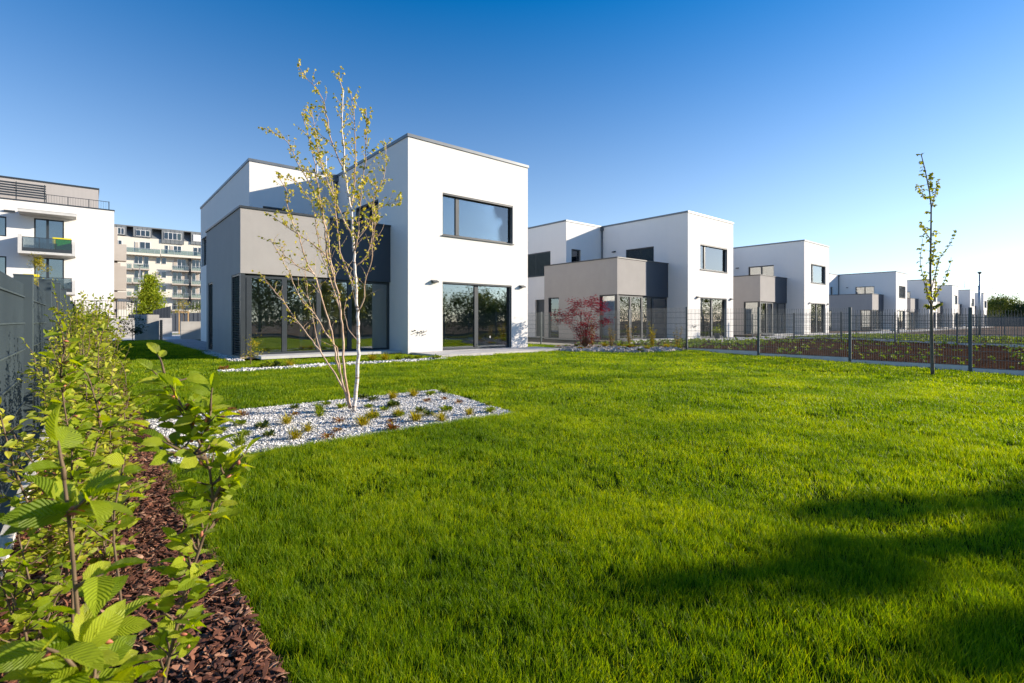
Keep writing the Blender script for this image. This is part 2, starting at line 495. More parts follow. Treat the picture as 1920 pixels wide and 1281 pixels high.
GB = (0.47, 4.08, 4.65, 7.0)          # white gravel bed beside the birch
def in_gravel(x, y):
    xr = 3.98 + (y - 4.75) * 0.14
    return y > GB[2] and y < GB[3] and x < xr
STONES = [(12.9, 12.75), (13.15, 10.9), (13.5, 9.9), (14.5, 9.45), (15.85, 9.4), (15.85, 14.6), (14.6, 14.6), (13.9, 12.9)]
def in_poly(x, y, P):
    c = False
    j = len(P) - 1
    for i in range(len(P)):
        if ((P[i][1] > y) != (P[j][1] > y)) and x < (P[j][0] - P[i][0]) * (y - P[i][1]) / (P[j][1] - P[i][1]) + P[i][0]:
            c = not c
        j = i
    return c
def strip_y(x):
    return 12.45 + 0.10 * math.sin(x * 1.7)
def in_strip(x, y):
    return 2.15 < x < 7.9 and abs(y - strip_y(x)) < 0.24 + 0.05 * math.sin(x * 5)
def lawn_edge(y):
    return 0.45 + 0.02 * math.sin(y * 1.3) + 0.01 * math.sin(y * 4.7)
def und(x, y):
    return 0.022 * noise.noise(Vector((x * 0.9, y * 0.9, 0.3))) + 0.014 * noise.noise(Vector((x * 2.7, y * 2.7, 7.3)))
def on_lawn(x, y):
    if x < lawn_edge(y) or x > 15.88 or y > 34.6: return False
    if in_gravel(x, y) or in_strip(x, y): return False
    if x > 12.5 and in_poly(x, y, STONES): return False
    if y > 12.8 and 8.0 < x < 13.7 and y < 14.75: return False
    if y > 14.6 and 7.9 < x < 13.3: return False
    if 3.3 < x < 8.0 and y > 15.0: return False
    if x > 3.1 and y > 20.0 and x < 4.7: return False
    if x > 2.9 and x <= 3.3 and 15.2 < y < 20.4: return False
    if 4.6 < x < 13.3 and y > 20: return False
    return True

strip_sheet("lawn_soil", [0.45] + lin(0.6, 15.9, 52), lin(-6, 34.8, 122), -0.030, LAWNSOIL, "thatch under the lawn", hole=lambda x, y: in_gravel(x, y) or in_strip(x, y) or (x > 12.5 and in_poly(x, y, STONES)))
strip_sheet("mulch_bed", [-0.30, -0.1, 0.1, 0.3, 0.47], lin(-1, 31, 90), -0.022, MULCHBASE, "bark mulch strip between fence and lawn", und=0.03)
strip_sheet("gravel_bed", lin(0.47, 4.4, 14), lin(4.6, 7.03, 10), -0.050, GRAVELBASE, "gravel under the white chips")
strip_sheet("stone_strip", lin(2.0, 8.0, 13), lin(12.1, 12.8, 4), -0.040, GRAVELBASE, "gravel strip in front of the terrace")
strip_sheet("stone_bed", lin(12.8, 15.9, 8), lin(9.3, 14.7, 10), -0.040, GRAVELBASE, "stone bed under the maple")
strip_sheet("path", lin(3.08, 4.62, 6), lin(20.3, 34.8, 20), 0.006, PATHM, "grey paved path along the house wall")
strip_sheet("gravel_margin", lin(2.92, 3.32, 3), lin(15.3, 20.35, 8), -0.015, GRAVELBASE, "gravel margin along the house")
strip_sheet("garden_soil", lin(16.07, 31.4, 40), lin(-8, 14.2, 50), 0.010, SOIL, "dark soil of the neighbouring garden", und=0.07)
strip_sheet("far_garden_soil", lin(31.58, 46.0, 16), lin(-8, 12.8, 24), -0.030, SOIL, "dark soil of the next garden", und=0.05)
strip_sheet("entrance_yard", lin(1.0, 9.0, 9), lin(34.8, 60, 12), 0.002, PAVE, "paved yard behind the concrete walls")

# ------------------------------------------------------------------ scatter helper: points instanced from templates stored in the same mesh
def scatter(name, templates, pts, rots, scls, var, mats, label, cat=None):
    """templates: list of MB; pts (n,3); one object, geometry nodes put a template on every loose point."""
    V = []; Fc = []; T = []; MI = []; off = 0; tone = []
    for k, mb in enumerate(templates):
        V += mb.v
        for f in mb.f: Fc.append(tuple(i + off for i in f))
        MI += mb.mi
        T += [k + 1] * len(mb.v)
        off += len(mb.v)
        tone += mb.col
    nt_ = len(V); n = len(pts)
    me = bpy.data.meshes.new(name)
    me.from_pydata(V + [tuple(p) for p in pts], [], Fc)
    for m in mats: me.materials.append(m)
    me.polygons.foreach_set("material_index", MI)
    a = me.attributes.new("tone", 'FLOAT', 'CORNER'); a.data.foreach_set("value", np.array(tone, dtype=np.float32))
    a = me.attributes.new("tmpl", 'INT', 'POINT'); a.data.foreach_set("value", np.array(T + [0] * n, dtype=np.int32))
    a = me.attributes.new("pick", 'INT', 'POINT'); a.data.foreach_set("value", np.concatenate([np.zeros(nt_), var]).astype(np.int32))
    z3 = np.zeros((nt_, 3))
    a = me.attributes.new("prot", 'FLOAT_VECTOR', 'POINT'); a.data.foreach_set("vector", np.concatenate([z3, rots]).astype(np.float32).ravel())
    a = me.attributes.new("pscl", 'FLOAT_VECTOR', 'POINT'); a.data.foreach_set("vector", np.concatenate([z3, scls]).astype(np.float32).ravel())
    o = mobj(name, me)
    tag(o, label, cat, kind='stuff')
    ng = bpy.data.node_groups.new(name + " scatter", 'GeometryNodeTree')
    ng.interface.new_socket("Geometry", in_out='INPUT', socket_type='NodeSocketGeometry')
    ng.interface.new_socket("Geometry", in_out='OUTPUT', socket_type='NodeSocketGeometry')
    N = ng.nodes; L = ng.links
    gi = N.new("NodeGroupInput"); go = N.new("NodeGroupOutput")
    def attr(nm, ty):
        q = N.new("GeometryNodeInputNamedAttribute"); q.data_type = ty; q.inputs["Name"].default_value = nm
        return q.outputs["Attribute"]
    tm = attr("tmpl", 'INT')
    sep = N.new("GeometryNodeSeparateGeometry"); sep.domain = 'POINT'
    cmp_ = N.new("FunctionNodeCompare"); cmp_.data_type = 'INT'; cmp_.operation = 'GREATER_THAN'
    L.new(tm, cmp_.inputs[2]); cmp_.inputs[3].default_value = 0
    L.new(gi.outputs[0], sep.inputs["Geometry"]); L.new(cmp_.outputs[0], sep.inputs["Selection"])
    sp = N.new("GeometryNodeSplitToInstances"); sp.domain = 'POINT'
    L.new(sep.outputs["Selection"], sp.inputs["Geometry"]); L.new(tm, sp.inputs["Group ID"])
    mp = N.new("GeometryNodeMeshToPoints")
    L.new(sep.outputs["Inverted"], mp.inputs["Mesh"])
    ip = N.new("GeometryNodeInstanceOnPoints")
    L.new(mp.outputs[0], ip.inputs["Points"]); L.new(sp.outputs["Instances"], ip.inputs["Instance"])
    ip.inputs["Pick Instance"].default_value = True
    L.new(attr("pick", 'INT'), ip.inputs["Instance Index"])
    L.new(attr("prot", 'FLOAT_VECTOR'), ip.inputs["Rotation"])
    L.new(attr("pscl", 'FLOAT_VECTOR'), ip.inputs["Scale"])
    L.new(ip.outputs[0], go.inputs[0])
    md = o.modifiers.new("scatter", 'NODES'); md.node_group = ng
    return o

def tuft(seed, n, rad, h, w, lean=0.35, seg=3):
    r = random.Random(seed)
    mb = MB()
    for i in range(n):
        a = r.uniform(0, 2 * math.pi); d = rad * math.sqrt(r.random())
        x, y = d * math.cos(a), d * math.sin(a)
        la = r.uniform(0, 2 * math.pi); ll = r.uniform(0.05, lean) * h * 1.3
        hh = h * r.uniform(0.55, 1.15)
        fa = r.uniform(0, math.pi)
        wx, wy = math.cos(fa) * w / 2, math.sin(fa) * w / 2
        tone = r.random()
        pts = []
        for s in range(seg + 1):
            t = s / seg
            cx = x + math.cos(la) * ll * t * t; cy = y + math.sin(la) * ll * t * t; cz = hh * (t - 0.12 * t * t)
            k = (1 - t ** 2.2)
            pts.append(((cx - wx * k, cy - wy * k, cz), (cx + wx * k, cy + wy * k, cz)))
        for s in range(seg):
            if s == seg - 1:
                mb.face([pts[s][0], pts[s][1], pts[s + 1][1]], 0, col=tone)
            else:
                mb.face([pts[s][0], pts[s][1], pts[s + 1][1], pts[s + 1][0]], 0, col=tone)
    return mb

def ray_ok(x, y, pad=1.0):
    """keep clumps the picture or a step beside it can see"""
    D = x * FWD[0] + y * FWD[1]; xr = x * RGT[0] + y * RGT[1]
    return D > 0.5 and abs(xr) < D * 1.06 + pad

LOD = [(0, 3.2, 1250, 0), (3.2, 6.5, 430, 3), (6.5, 12.0, 150, 6), (12.0, 45.0, 46, 9)]
P = []; VAR = []; RT = []; SC = []
for d0, d1, dens, v0 in LOD:
    A = (16 - 0.3) * 38.7
    n = int(A * dens)
    xs = rng.uniform(0.4, 16.0, n); ys = rng.uniform(-4.0, 34.7, n) if d1 > 12 else rng.uniform(-4.0, 14.0, n)
    if d1 <= 12:
        n = int(n * 18 / 37); xs = xs[:n]; ys = ys[:n]
    dd = np.hypot(xs, ys) * rng.uniform(0.9, 1.1, n)
    D = xs * FWD[0] + ys * FWD[1]; xr = xs * RGT[0] + ys * RGT[1]
    keep = (dd >= d0) & (dd < d1) & (D > 0.6) & (np.abs(xr) < D * 1.06 + 0.8)
    for x, y in zip(xs[keep], ys[keep]):
        if not on_lawn(x, y): continue
        P.append((x, y, zf(x, y) + und(x, y) - 0.028))
        VAR.append(v0 + random.randrange(3))
        hn = 0.5 + 0.5 * noise.noise(Vector((x * 1.6, y * 1.6, 1.7)))
        hn2 = 0.5 + 0.5 * noise.noise(Vector((x * 6.0, y * 6.0, 4.7)))
        s = 0.62 + 0.50 * hn + 0.28 * hn2
        ta = 3.0 * noise.noise(Vector((x * 0.8, y * 0.8, 9.0)))
        tl = 0.18 * abs(noise.noise(Vector((x * 1.5, y * 1.5, 5.0)))) + 0.05
        RT.append((math.cos(ta) * tl, math.sin(ta) * tl, random.uniform(0, 6.283)))
        SC.append((1.0, 1.0, s))
tm = [tuft(i, 20, 0.035, 0.052, 0.0021, 0.35) for i in range(3)] + \
     [tuft(10 + i, 26, 0.060, 0.055, 0.0034, 0.4, 2) for i in range(3)] + \
     [tuft(20 + i, 30, 0.105, 0.058, 0.0072, 0.4, 2) for i in range(3)] + \
     [tuft(30 + i, 40, 0.20, 0.056, 0.014, 0.4, 2) for i in range(3)]
scatter("lawn_grass", tm, np.array(P), np.array(RT), np.array(SC), np.array(VAR), [BLADE], "dense bright green mown lawn grass", "grass")
print("tufts", len(P))

def chip(seed, l=0.028, kind=0):
    r = random.Random(seed)
    mb = MB()
    if kind == 0:      # crushed stone: a jittered cut octahedron-like hull
        p = []
        for (x, y, z) in ((1, 1, 1), (-1, 1, 1), (-1, -1, 1), (1, -1, 1), (1, 1, -1), (-1, 1, -1), (-1, -1, -1), (1, -1, -1)):
            p.append((x * l * .5 * r.uniform(.55, 1.1), y * l * .4 * r.uniform(.5, 1.1), z * l * .35 * r.uniform(.5, 1.1)))
        for f in ((0, 1, 2, 3), (7, 6, 5, 4), (0, 4, 5, 1), (1, 5, 6, 2), (2, 6, 7, 3), (3, 7, 4, 0)):
            q = [p[i] for i in f]
            mb.face(q[:3]); mb.face([q[0], q[2], q[3]])
    else:              # bark chip: thin bent sliver
        n = 3; w = l * r.uniform(.12, .4); th = l * 0.05; b = r.uniform(-.15, .15) * l
        rows = []
        for i in range(n + 1):
            t = i / n; x = (t - .5) * l; ww = w * (0.3 + 0.7 * math.sin(math.pi * min(max(t * .9 + .05, 0), 1))) * r.uniform(.8, 1.2)
            z = b * math.sin(math.pi * t)
            rows.append([(x, -ww / 2, z), (x, ww / 2, z), (x, ww / 2, z + th), (x, -ww / 2, z + th)])
        for i in range(n):
            a, c = rows[i], rows[i + 1]
            for k in range(4):
                mb.face([a[k], a[(k + 1) % 4], c[(k + 1) % 4], c[k]])
        mb.face(rows[0]); mb.face(rows[-1][::-1])
    return mb

def litter(name, region, dens, x0, x1, y0, y1, z, tms, mat, label, smin=.6, smax=1.4, layers=.02, flat=0.4, cat=None):
    n = int((x1 - x0) * (y1 - y0) * dens)
    xs = rng.uniform(x0, x1, n); ys = rng.uniform(y0, y1, n)
    pts = []; rt = []; s_ = []; va = []
    for x, y in zip(xs, ys):
        if not region(x, y): continue
        pts.append((x, y, zf(x, y) + z(x, y) + random.uniform(0, layers)))
        rt.append((random.gauss(0, flat), random.gauss(0, flat), random.uniform(0, 6.283)))
        q = random.uniform(smin, smax); s_.append((q, q, q)); va.append(random.randrange(len(tms)))
    return scatter(name, tms, np.array(pts), np.array(rt), np.array(s_), np.array(va), [mat], label, cat)

chips = [chip(i, .018) for i in range(6)]
litter("white_gravel", in_gravel, 10000, 0.50, 4.4, 4.65, 7.0, lambda x, y: -0.048, chips, CHIPS, "white and grey crushed marble chips around the birch", layers=.03, flat=1.5, cat="gravel")
litter("strip_gravel", in_strip, 900, 2.1, 7.95, 12.1, 12.8, lambda x, y: -0.045, [chip(i, .06) for i in range(5)], CHIPS, "narrow strip of pale stones in front of the terrace", layers=.04, flat=1.5, cat="stones")
litter("margin_gravel", lambda x, y: True, 700, 2.95, 3.30, 15.35, 20.3, lambda x, y: -0.03, [chip(i, .05) for i in range(5)], CHIPS, "pale pebbles along the foot of the taupe wall", layers=.03, flat=1.5, cat="stones")
litter("bed_stones", lambda x, y: in_poly(x, y, STONES), 190, 12.8, 15.9, 9.3, 14.7, lambda x, y: -0.03, [chip(i, .13) for i in range(6)], FIELDSTONE, "rough pale stones around the red maple", layers=.05, flat=1.0, cat="stones")
def bedz(x, y): return -0.024 + 0.03 * noise.noise(Vector((x * 1.1, y * 1.1, 3.1)))
litter("bark_mulch", lambda x, y: y > 0.2 and random.random() < min(1, 3.0 / (y + .1)) ** 1.0, 9500, -0.29, 0.46, 0.2, 12, bedz, [chip(i, .031, 1) for i in range(8)], BARK, "reddish brown bark mulch under the hedge", .25, 1.7, layers=.028, flat=.35, cat="mulch")

# weeds on the dark soil, as counted-by-nobody ground cover
def rosette(seed, n, l, w, up=0.5, tone=None):
    r = random.Random(seed); mb = MB()
    for i in range(n):
        a = r.uniform(0, 6.283); e = r.uniform(0.15, 1.0) * up; ll = l * r.uniform(.6, 1.1); ww = w * r.uniform(.7, 1.2)
        d = Vector((math.cos(a) * math.cos(e), math.sin(a) * math.cos(e), math.sin(e)))
        s = Vector((-math.sin(a), math.cos(a), 0)) * ww / 2
        o = Vector((0, 0, 0.01)); m = o + d * ll * .55 + Vector((0, 0, ll * .08)); t = o + d * ll
        c = r.random() if tone is None else tone
        mb.face([o, m - s, t, m + s], 0, col=c)
    return mb
wd = [rosette(i, 12, .085, .04, 1.0) for i in range(4)]
def patchy(x, y, th, f=.5): return noise.noise(Vector((x * f, y * f, 2.2))) * 0.5 + 0.5 > th + random.uniform(-.2, .2)
litter("soil_weeds", lambda x, y: patchy(x, y, .5, .8) and (y < 9 or random.random() < .8), 5.5, 16.2, 31.3, -6, 14, lambda x, y: 0.05, wd, WEED, "sparse green seedlings on the dark soil", .5, 1.5, cat="weeds", flat=.2)
litter("far_weeds", lambda x, y: patchy(x, y, .45, .4), 16, 31.7, 46, -6, 12.6, lambda x, y: 0.0, wd, WEED, "green weeds covering the next garden", .9, 2.0, cat="weeds", flat=.2)
litter("terrace_weeds", lambda x, y: patchy(x, y, .45, .6), 15, 16.2, 26.0, 9.2, 15.3, lambda x, y: 0.03, wd, WEED, "low weeds before the second terrace", .6, 1.6, cat="weeds", flat=.2)

# ------------------------------------------------------------------ walls and windows
def wall(mb, ax, c, a0, a1, z0, z1, holes=(), th=0.35, mi=0, mi_in=1):
    """Wall plane at y=c (ax='y', outer side -Y) or x=c (ax='x', outer side -X) with rectangular holes (a0,a1,z0,z1)."""
    As = sorted({a0, a1, *[min(max(h[i], a0), a1) for h in holes for i in (0, 1)]})
    Zs = sorted({z0, z1, *[min(max(h[i], z0), z1) for h in holes for i in (2, 3)]})
    def p(a, d, z): return (a, c + d, z) if ax == 'y' else (c + d, a, z)
    fl = ax == 'x'
    def q(pts, m):
        mb.face(pts[::-1] if fl else pts, m)
    for i in range(len(As) - 1):
        for j in range(len(Zs) - 1):
            ca = (As[i] + As[i + 1]) / 2; cz = (Zs[j] + Zs[j + 1]) / 2
            if any(h[0] < ca < h[1] and h[2] < cz < h[3] for h in holes): continue
            A0, A1, B0, B1 = As[i], As[i + 1], Zs[j], Zs[j + 1]
            q([p(A0, 0, B0), p(A1, 0, B0), p(A1, 0, B1), p(A0, 0, B1)], mi)
            q([p(A0, th, B1), p(A1, th, B1), p(A1, th, B0), p(A0, th, B0)], mi_in)
    for h in holes:
        A0, A1, B0, B1 = max(h[0], a0), min(h[1], a1), max(h[2], z0), min(h[3], z1)
        for (u, v, on) in (((A0, B0), (A0, B1), h[0] > a0), ((A0, B1), (A1, B1), h[3] < z1), ((A1, B1), (A1, B0), h[1] < a1), ((A1, B0), (A0, B0), h[2] > z0)):
            if on: q([p(u[0], 0, u[1]), p(v[0], 0, v[1]), p(v[0], th, v[1]), p(u[0], th, u[1])][::-1], mi)
    def solid(ca, cz): return not any(h[0] < ca < h[1] and h[2] < cz < h[3] for h in holes)
    for j in range(len(Zs) - 1):
        cz = (Zs[j] + Zs[j + 1]) / 2
        for a_, ca in ((a0, (As[0] + As[1]) / 2), (a1, (As[-2] + As[-1]) / 2)):
            if solid(ca, cz): q([p(a_, 0, Zs[j]), p(a_, 0, Zs[j + 1]), p(a_, th, Zs[j + 1]), p(a_, th, Zs[j])], mi)
    for i in range(len(As) - 1):
        ca = (As[i] + As[i + 1]) / 2
        for z_, cz in ((z0, (Zs[0] + Zs[1]) / 2), (z1, (Zs[-2] + Zs[-1]) / 2)):
            if solid(ca, cz): q([p(As[i], 0, z_), p(As[i + 1], 0, z_), p(As[i + 1], th, z_), p(As[i], th, z_)], mi)

def axbox(mb, ax, c0, c1, a0, a1, z0, z1, mi=0):
    if ax == 'y': mb.box(a0, a1, c0, c1, z0, z1, mi)
    else: mb.box(c0, c1, a0, a1, z0, z1, mi)

def window(parent, name, ax, c, a0, a1, z0, z1, mull=(), rec=0.12, fw=0.07, mw=0.10, blind=False, sill=False, rail=True, glass=None, blind_in=0.02, shade=None, lite=False):
    """Frame mesh with panes, sill and blind under it; outer side is -axis."""
    fr = MB()
    d0, d1 = c + rec, c + rec + 0.07
    axbox(fr, ax, d0, d1, a0, a1, z0, z0 + fw)
    axbox(fr, ax, d0, d1, a0, a1, z1 - fw, z1)
    axbox(fr, ax, d0, d1, a0, a0 + fw, z0 + fw, z1 - fw)
    axbox(fr, ax, d0, d1, a1 - fw, a1, z0 + fw, z1 - fw)
    edges = [a0 + fw]
    for m in mull:
        axbox(fr, ax, d0 - 0.012, d1 + 0.004, m - mw / 2, m + mw / 2, z0 + fw, z1 - fw)
        edges += [m - mw / 2, m + mw / 2]
    edges.append(a1 - fw)
    if rail and not lite:   # blind guide rails and box
        axbox(fr, ax, c + 0.03, c + 0.06, a0 + 0.003, a0 + 0.03, z0 + 0.004, z1 - 0.06)
        axbox(fr, ax, c + 0.03, c + 0.06, a1 - 0.03, a1 - 0.003, z0 + 0.004, z1 - 0.06)
        axbox(fr, ax, c + 0.015, c + 0.10, a0 + 0.002, a1 - 0.002, z1 - 0.055, z1 - 0.003)
    f = fr.build(name, METAL, parent)
    for i in range(0, len(edges), 2):
        if edges[i + 1] - edges[i] < 0.03: continue
        p = MB()
        axbox(p, ax, d0 + 0.03, d0 + 0.036, edges[i], edges[i + 1], z0 + fw, z1 - fw)
        p.build("pane", glass or GLASS, f)
    if sill:
        s = MB()
        axbox(s, ax, c - 0.05, c + rec, a0 - 0.03, a1 + 0.03, z0 - 0.035, z0 - 0.003)
        s.build("sill", METAL, f)
    if blind:
        bm = MB(); z = z0 + 0.05; top = z1 - 0.06 if blind is True else z1 - 0.06
        zb = z if blind is True else z1 - (z1 - z0) * blind
        while z < top:
            if z >= zb:
                if ax == 'y':
                    M = Matrix.Translation((0, c + 0.055, z)) @ Matrix.Rotation(R(-38), 4, 'X')
                    bm.box(a0 + 0.02, a1 - 0.02, -0.035, 0.035, -0.0015, 0.0015, 0, M)
                else:
                    M = Matrix.Translation((c + 0.055, 0, z)) @ Matrix.Rotation(R(38), 4, 'Y')
                    bm.box(-0.035, 0.035, a0 + 0.02, a1 - 0.02, -0.0015, 0.0015, 0, M)
            z += 0.072
        bm.build("blind", BLIND, f)
    if shade:  # an added pale sheet behind the panes, imitating bright sky reflection
        s = MB()
        axbox(s, ax, d1 + 0.03, d1 + 0.035, a0 + fw, a1 - fw, z1 - (z1 - z0) * shade, z1 - fw)
        s.build("reflection_sheet", REFLSHEET, f)
    return f
CURTAIN = surf("white curtain cloth", (0.80, 0.80, 0.78), rough=0.95)
REFLSHEET = surf("pale sheet imitating sky reflection", (0.66, 0.64, 0.62), rough=0.9)  # pale tone stands in for sky brightness in the upper glass

def lamp(parent, ax, c, a, z):
    m = MB()
    w = 0.11
    if ax == 'y':
        P_ = [(a - w, c, z), (a + w, c, z), (a + w, c - .14, z), (a - w, c - .14, z),
              (a - w, c, z + .09), (a + w, c, z + .09), (a + w, c - .14, z + .045), (a - w, c - .14, z + .045)]
        fs = ((3, 2, 1, 0), (4, 5, 6, 7), (7, 6, 2, 3), (0, 1, 5, 4), (0, 4, 7, 3), (1, 2, 6, 5))
    else:
        P_ = [(c, a - w, z), (c, a + w, z), (c - .14, a + w, z), (c - .14, a - w, z),
              (c, a - w, z + .09), (c, a + w, z + .09), (c - .14, a + w, z + .045), (c - .14, a - w, z + .045)]
        fs = ((0, 1, 2, 3), (7, 6, 5, 4), (3, 2, 6, 7), (4, 5, 1, 0), (3, 7, 4, 0), (5, 6, 2, 1))
    for f in fs: m.face([P_[i] for i in f])
    return m.build("wall_lamp", METAL, parent)

def coping(mb, pts, w=0.42, h=0.10, over=0.035, z=7.1):
    """metal cap along axis-aligned runs given as (x0,x1,y0,y1)"""
    for (x0, x1, y0, y1) in pts:
        mb.box(x0, x1, y0, y1, z, z + h)

def house(loc, label, blinds=(), refl_sheets=(), H=7.2, far=False, curtains=()):
    e = empty("house", loc, label, "house", "white flat-roofed houses in a row")
    D2 = 16.8; D3 = 13.2; W = 5.25; LB = -3.34; LY = 6.1
    T = 0.35
    w = MB()
    up = (1.32, 4.48, 4.03, 5.49); dn = (1.32, 4.42, 0.06, 2.435)
    wall(w, 'y', 0, 0, W, 0, 7.1, [up, dn])
    wall(w, 'x', 0, T, LY, 0, 7.1, [(2.2, 4.2, 3.5, 5.47)])
    wall(w, 'y', LY, LB, -0.002, 0, 7.1, [(-2.87, -2.04, 3.75, 5.48)])
    wall(w, 'x', LB, LY + T, D2, 0, 7.1, [(7.45, 10.3, 3.95, 5.45), (8.0, 8.85, 0.05, 2.43), (14.4, D2 - 0.25, 3.95, 5.45)])
    # back wall and right wall (thick slabs)
    wall(w, 'y', D2 - T, LB + T, T, 0, 7.1, [(-2.9, -1.6, 3.95, 5.45)], th=T - .002)
    w.box(W - T, W, T, D3, 0, 7.1)
    w.box(T, W - T, D3 - T, D3, 0, 7.1)
    w.box(.002, T, D3 + .002, D2 - T, 0, 7.1)
    w.build("wall", [WHITE, INNER], e)
    # floors and inner walls
    i = MB()
    i.box(T, W - T, T, D3 - T, 0.0, 0.05, 1)
    i.box(T, W - T, T, D3 - T, 2.62, 2.9, 0)
    i.box(LB + T, T, LY + T, D2 - T, 2.62, 2.9, 0)
    i.box(LB + T, T, LY + T, D2 - T, 0.0, 0.05, 1)
    i.box(T, W - T, 5.4, 5.55, 0.05, 2.62, 0)
    i.box(T, W - T, 4.9, 5.05, 2.9, 6.6, 0)
    i.box(LB + T, -0.2, 13.8, 13.95, 2.9, 6.6, 0)
    i.box(-1.4, -1.25, 13.95, D2 - T, 2.9, 6.6, 0)
    i.box(LB + T, -0.2, 11.6, 11.7, 0.05, 2.62, 0)
    i.box(-0.2, -.005, LY + T, D2 - T, 0.05, 6.6, 0)
    i.build("interior", [INNER, INFLOOR], e)
    rf = MB()
    rf.box(T, W - T, T, D3 - T, 6.6, 6.8)
    rf.box(LB + T, T, LY + T, D2 - T, 6.6, 6.8)
    rf.build("roof", SLAB, e)
    c = MB(); o_ = 0.035; cw = 0.40
    z = 7.1
    coping(c, [(-o_, W + o_, -o_, cw), (-o_, cw, cw, LY - o_), (LB - o_, cw, LY - o_, LY + cw), (LB - o_, LB + cw, LY + cw, D2 - cw),
               (W - cw, W + o_, cw, D3 - cw), (cw, W + o_, D3 - cw, D3 + o_), (-.05, cw, D3 - cw, D2 - cw), (LB - o_, cw, D2 - cw, D2 + o_)], z=z, h=H - z)
    c.build("roof_edge", COPING, e)
    # annex: taupe corner box with the glazed living room
    AX, AY, AB, AT = -4.65, 1.24, 2.455, 4.32
    g = MB()
    wall(g, 'x', AX, AY, 6.64, 0, AT, [(AY - .01, 2.42, -.01, AB), (5.44, 6.3, 0.05, 2.44)], th=.3)
    wall(g, 'y', AY, AX + .3, -2.1, AB, AT, th=.3)
    g.box(AX + .3, LB, 6.34, 6.64, 0, AT)
    g.box(LB - .3, LB, 6.1, 6.34, 0, AT)
    g.build("annex_wall", [GREY, INNER], e)
    g = MB()
    wall(g, 'y', AY, -2.098, -0.003, AB - 0.04, AT, th=.298)
    g.build("cladding_panel", [PANEL, PANEL], e)
    c = MB()
    coping(c, [(AX - o_, -0.004, AY - o_, AY + .33), (AX - o_, AX + .33, AY + .33, 6.6), (AX - o_, LB - .004, 6.6, 6.64 + o_)], z=AT, h=0.06)
    c.build("annex_roof_edge", METAL, e)
    a = MB()
    a.box(AX + .3, -0.003, AY + .3, 6.34, 3.2, 3.4)
    a.box(AX + .3, LB - 0.001, 6.33, 6.339, 3.2, 3.39)
    a.build("roof_terrace", SLAB, e)
    a = MB()
    a.box(AX + .3, -0.004, AY + .3, 6.33, 2.6, 2.75, 0)
    a.box(AX + .002, -0.004, AY + .002, 6.33, 0.0, 0.06, 1)
    a.box(AX + .302, -0.004, AY + .3, AY + .302, 2.45, 2.7, 0)
    a.box(-0.03, -0.006, AY + .3, 6.05, 0.06, 2.6, 0)
    a.box(LB, -0.006, 5.95, 6.05, 0.06, 2.6, 0)
    a.box(-2.2, -2.1, 3.9, 5.95, 0.06, 2.6, 0)
    a.build("annex_interior", [INNER, INFLOOR], e)
    # windows
    ub = 'upper' in blinds
    window(e, "upper_window", 'y', 0, *up, mull=(2.0,), mw=0.14, sill=True, shade=0.96 if 'upper' in refl_sheets else None, blind=ub, lite=far)
    window(e, "sliding_door", 'y', 0, *dn, mull=(2.83,), mw=0.16, fw=0.075, lite=far, blind=0.12 if 'door' in blinds else False)
    window(e, "terrace_door", 'x', 0, 2.2, 4.2, 3.5, 5.47, mull=(3.2,), blind='terrace' in blinds, lite=far, shade=0.9 if 'terrace' in refl_sheets else None)
    window(e, "narrow_window", 'y', LY, -2.87, -2.04, 3.75, 5.48, lite=far)
    window(e, "side_window", 'x', LB, 7.45, 10.3, 3.95, 5.45, mull=(8.9,), blind='side' in blinds, lite=far, sill=True)
    window(e, "entrance_door", 'x', LB, 8.0, 8.85, 0.05, 2.43, rail=False, fw=0.12, lite=far, glass=METAL)
    window(e, "corner_window", 'x', LB, 14.4, D2 - .25, 3.95, 5.45, lite=far, rail=False)
    window(e, "back_window", 'y', D2 - T, -2.9, -1.6, 3.95, 5.45, lite=far, rail=False)
    window(e, "corner_glazing", 'y', AY, AX + .12, -0.006, 0.09, AB - 0.045, mull=(-4.41, -3.44, -2.42, -1.42), mw=0.14, fw=0.075, rec=.08, rail=False, lite=far)
    window(e, "side_glazing", 'x', AX, AY + .16, 2.42, 0.06, AB - .003, rec=.1, blind='corner' in blinds, lite=far)
    window(e, "annex_side_door", 'x', AX, 5.44, 6.3, 0.05, 2.44, rec=.1, blind='corner' in blinds, lite=far)
    p = MB(); p.box(AX + .01, AX + .118, AY + .01, AY + .158, 0, AB - .003); p.build("corner_post", METAL, e)
    for (nm, cx0, cx1) in curtains:
        m = MB(); n_ = 40; yy = (AY + .5) if nm == 'annex' else .75
        for q in range(n_):
            t0, t1 = q / n_, (q + 1) / n_
            a_, b_ = cx0 + (cx1 - cx0) * t0, cx0 + (cx1 - cx0) * t1
            ya, yb = yy + .035 * math.sin(q * 1.25), yy + .035 * math.sin((q + 1) * 1.25)
            m.face([(a_, ya, .1), (b_, yb, .1), (b_, yb, 2.42), (a_, ya, 2.42)])
        m.build("curtain", CURTAIN, e, True)
    for (x, zz) in ((0.98, 2.38), (4.92, 2.38)): lamp(e, 'y', 0, x, zz)
    lamp(e, 'x', 0, 5.1, 5.4)
    m = MB(); m.tube([(-.07, 6.03, 3.42), (-.07, 6.03, 7.09)], .04, 8); m.build("downpipe", COPING, e, True)
    m = MB(); m.box(-.17, -.003, 5.94, 6.095, 6.88, 7.09); m.build("gutter_box", COPING, e)
    s = MB(); s.box(AX + .35, -0.004, 0.42, AY - .002, 0.02, 0.10); s.build("terrace_slab", SLAB, e)
    if not far:
        s = MB(); s.box(3.34, 3.40, -.012, -.001, .45, .53); s.build("outdoor_socket", SLAB, e)
    return e

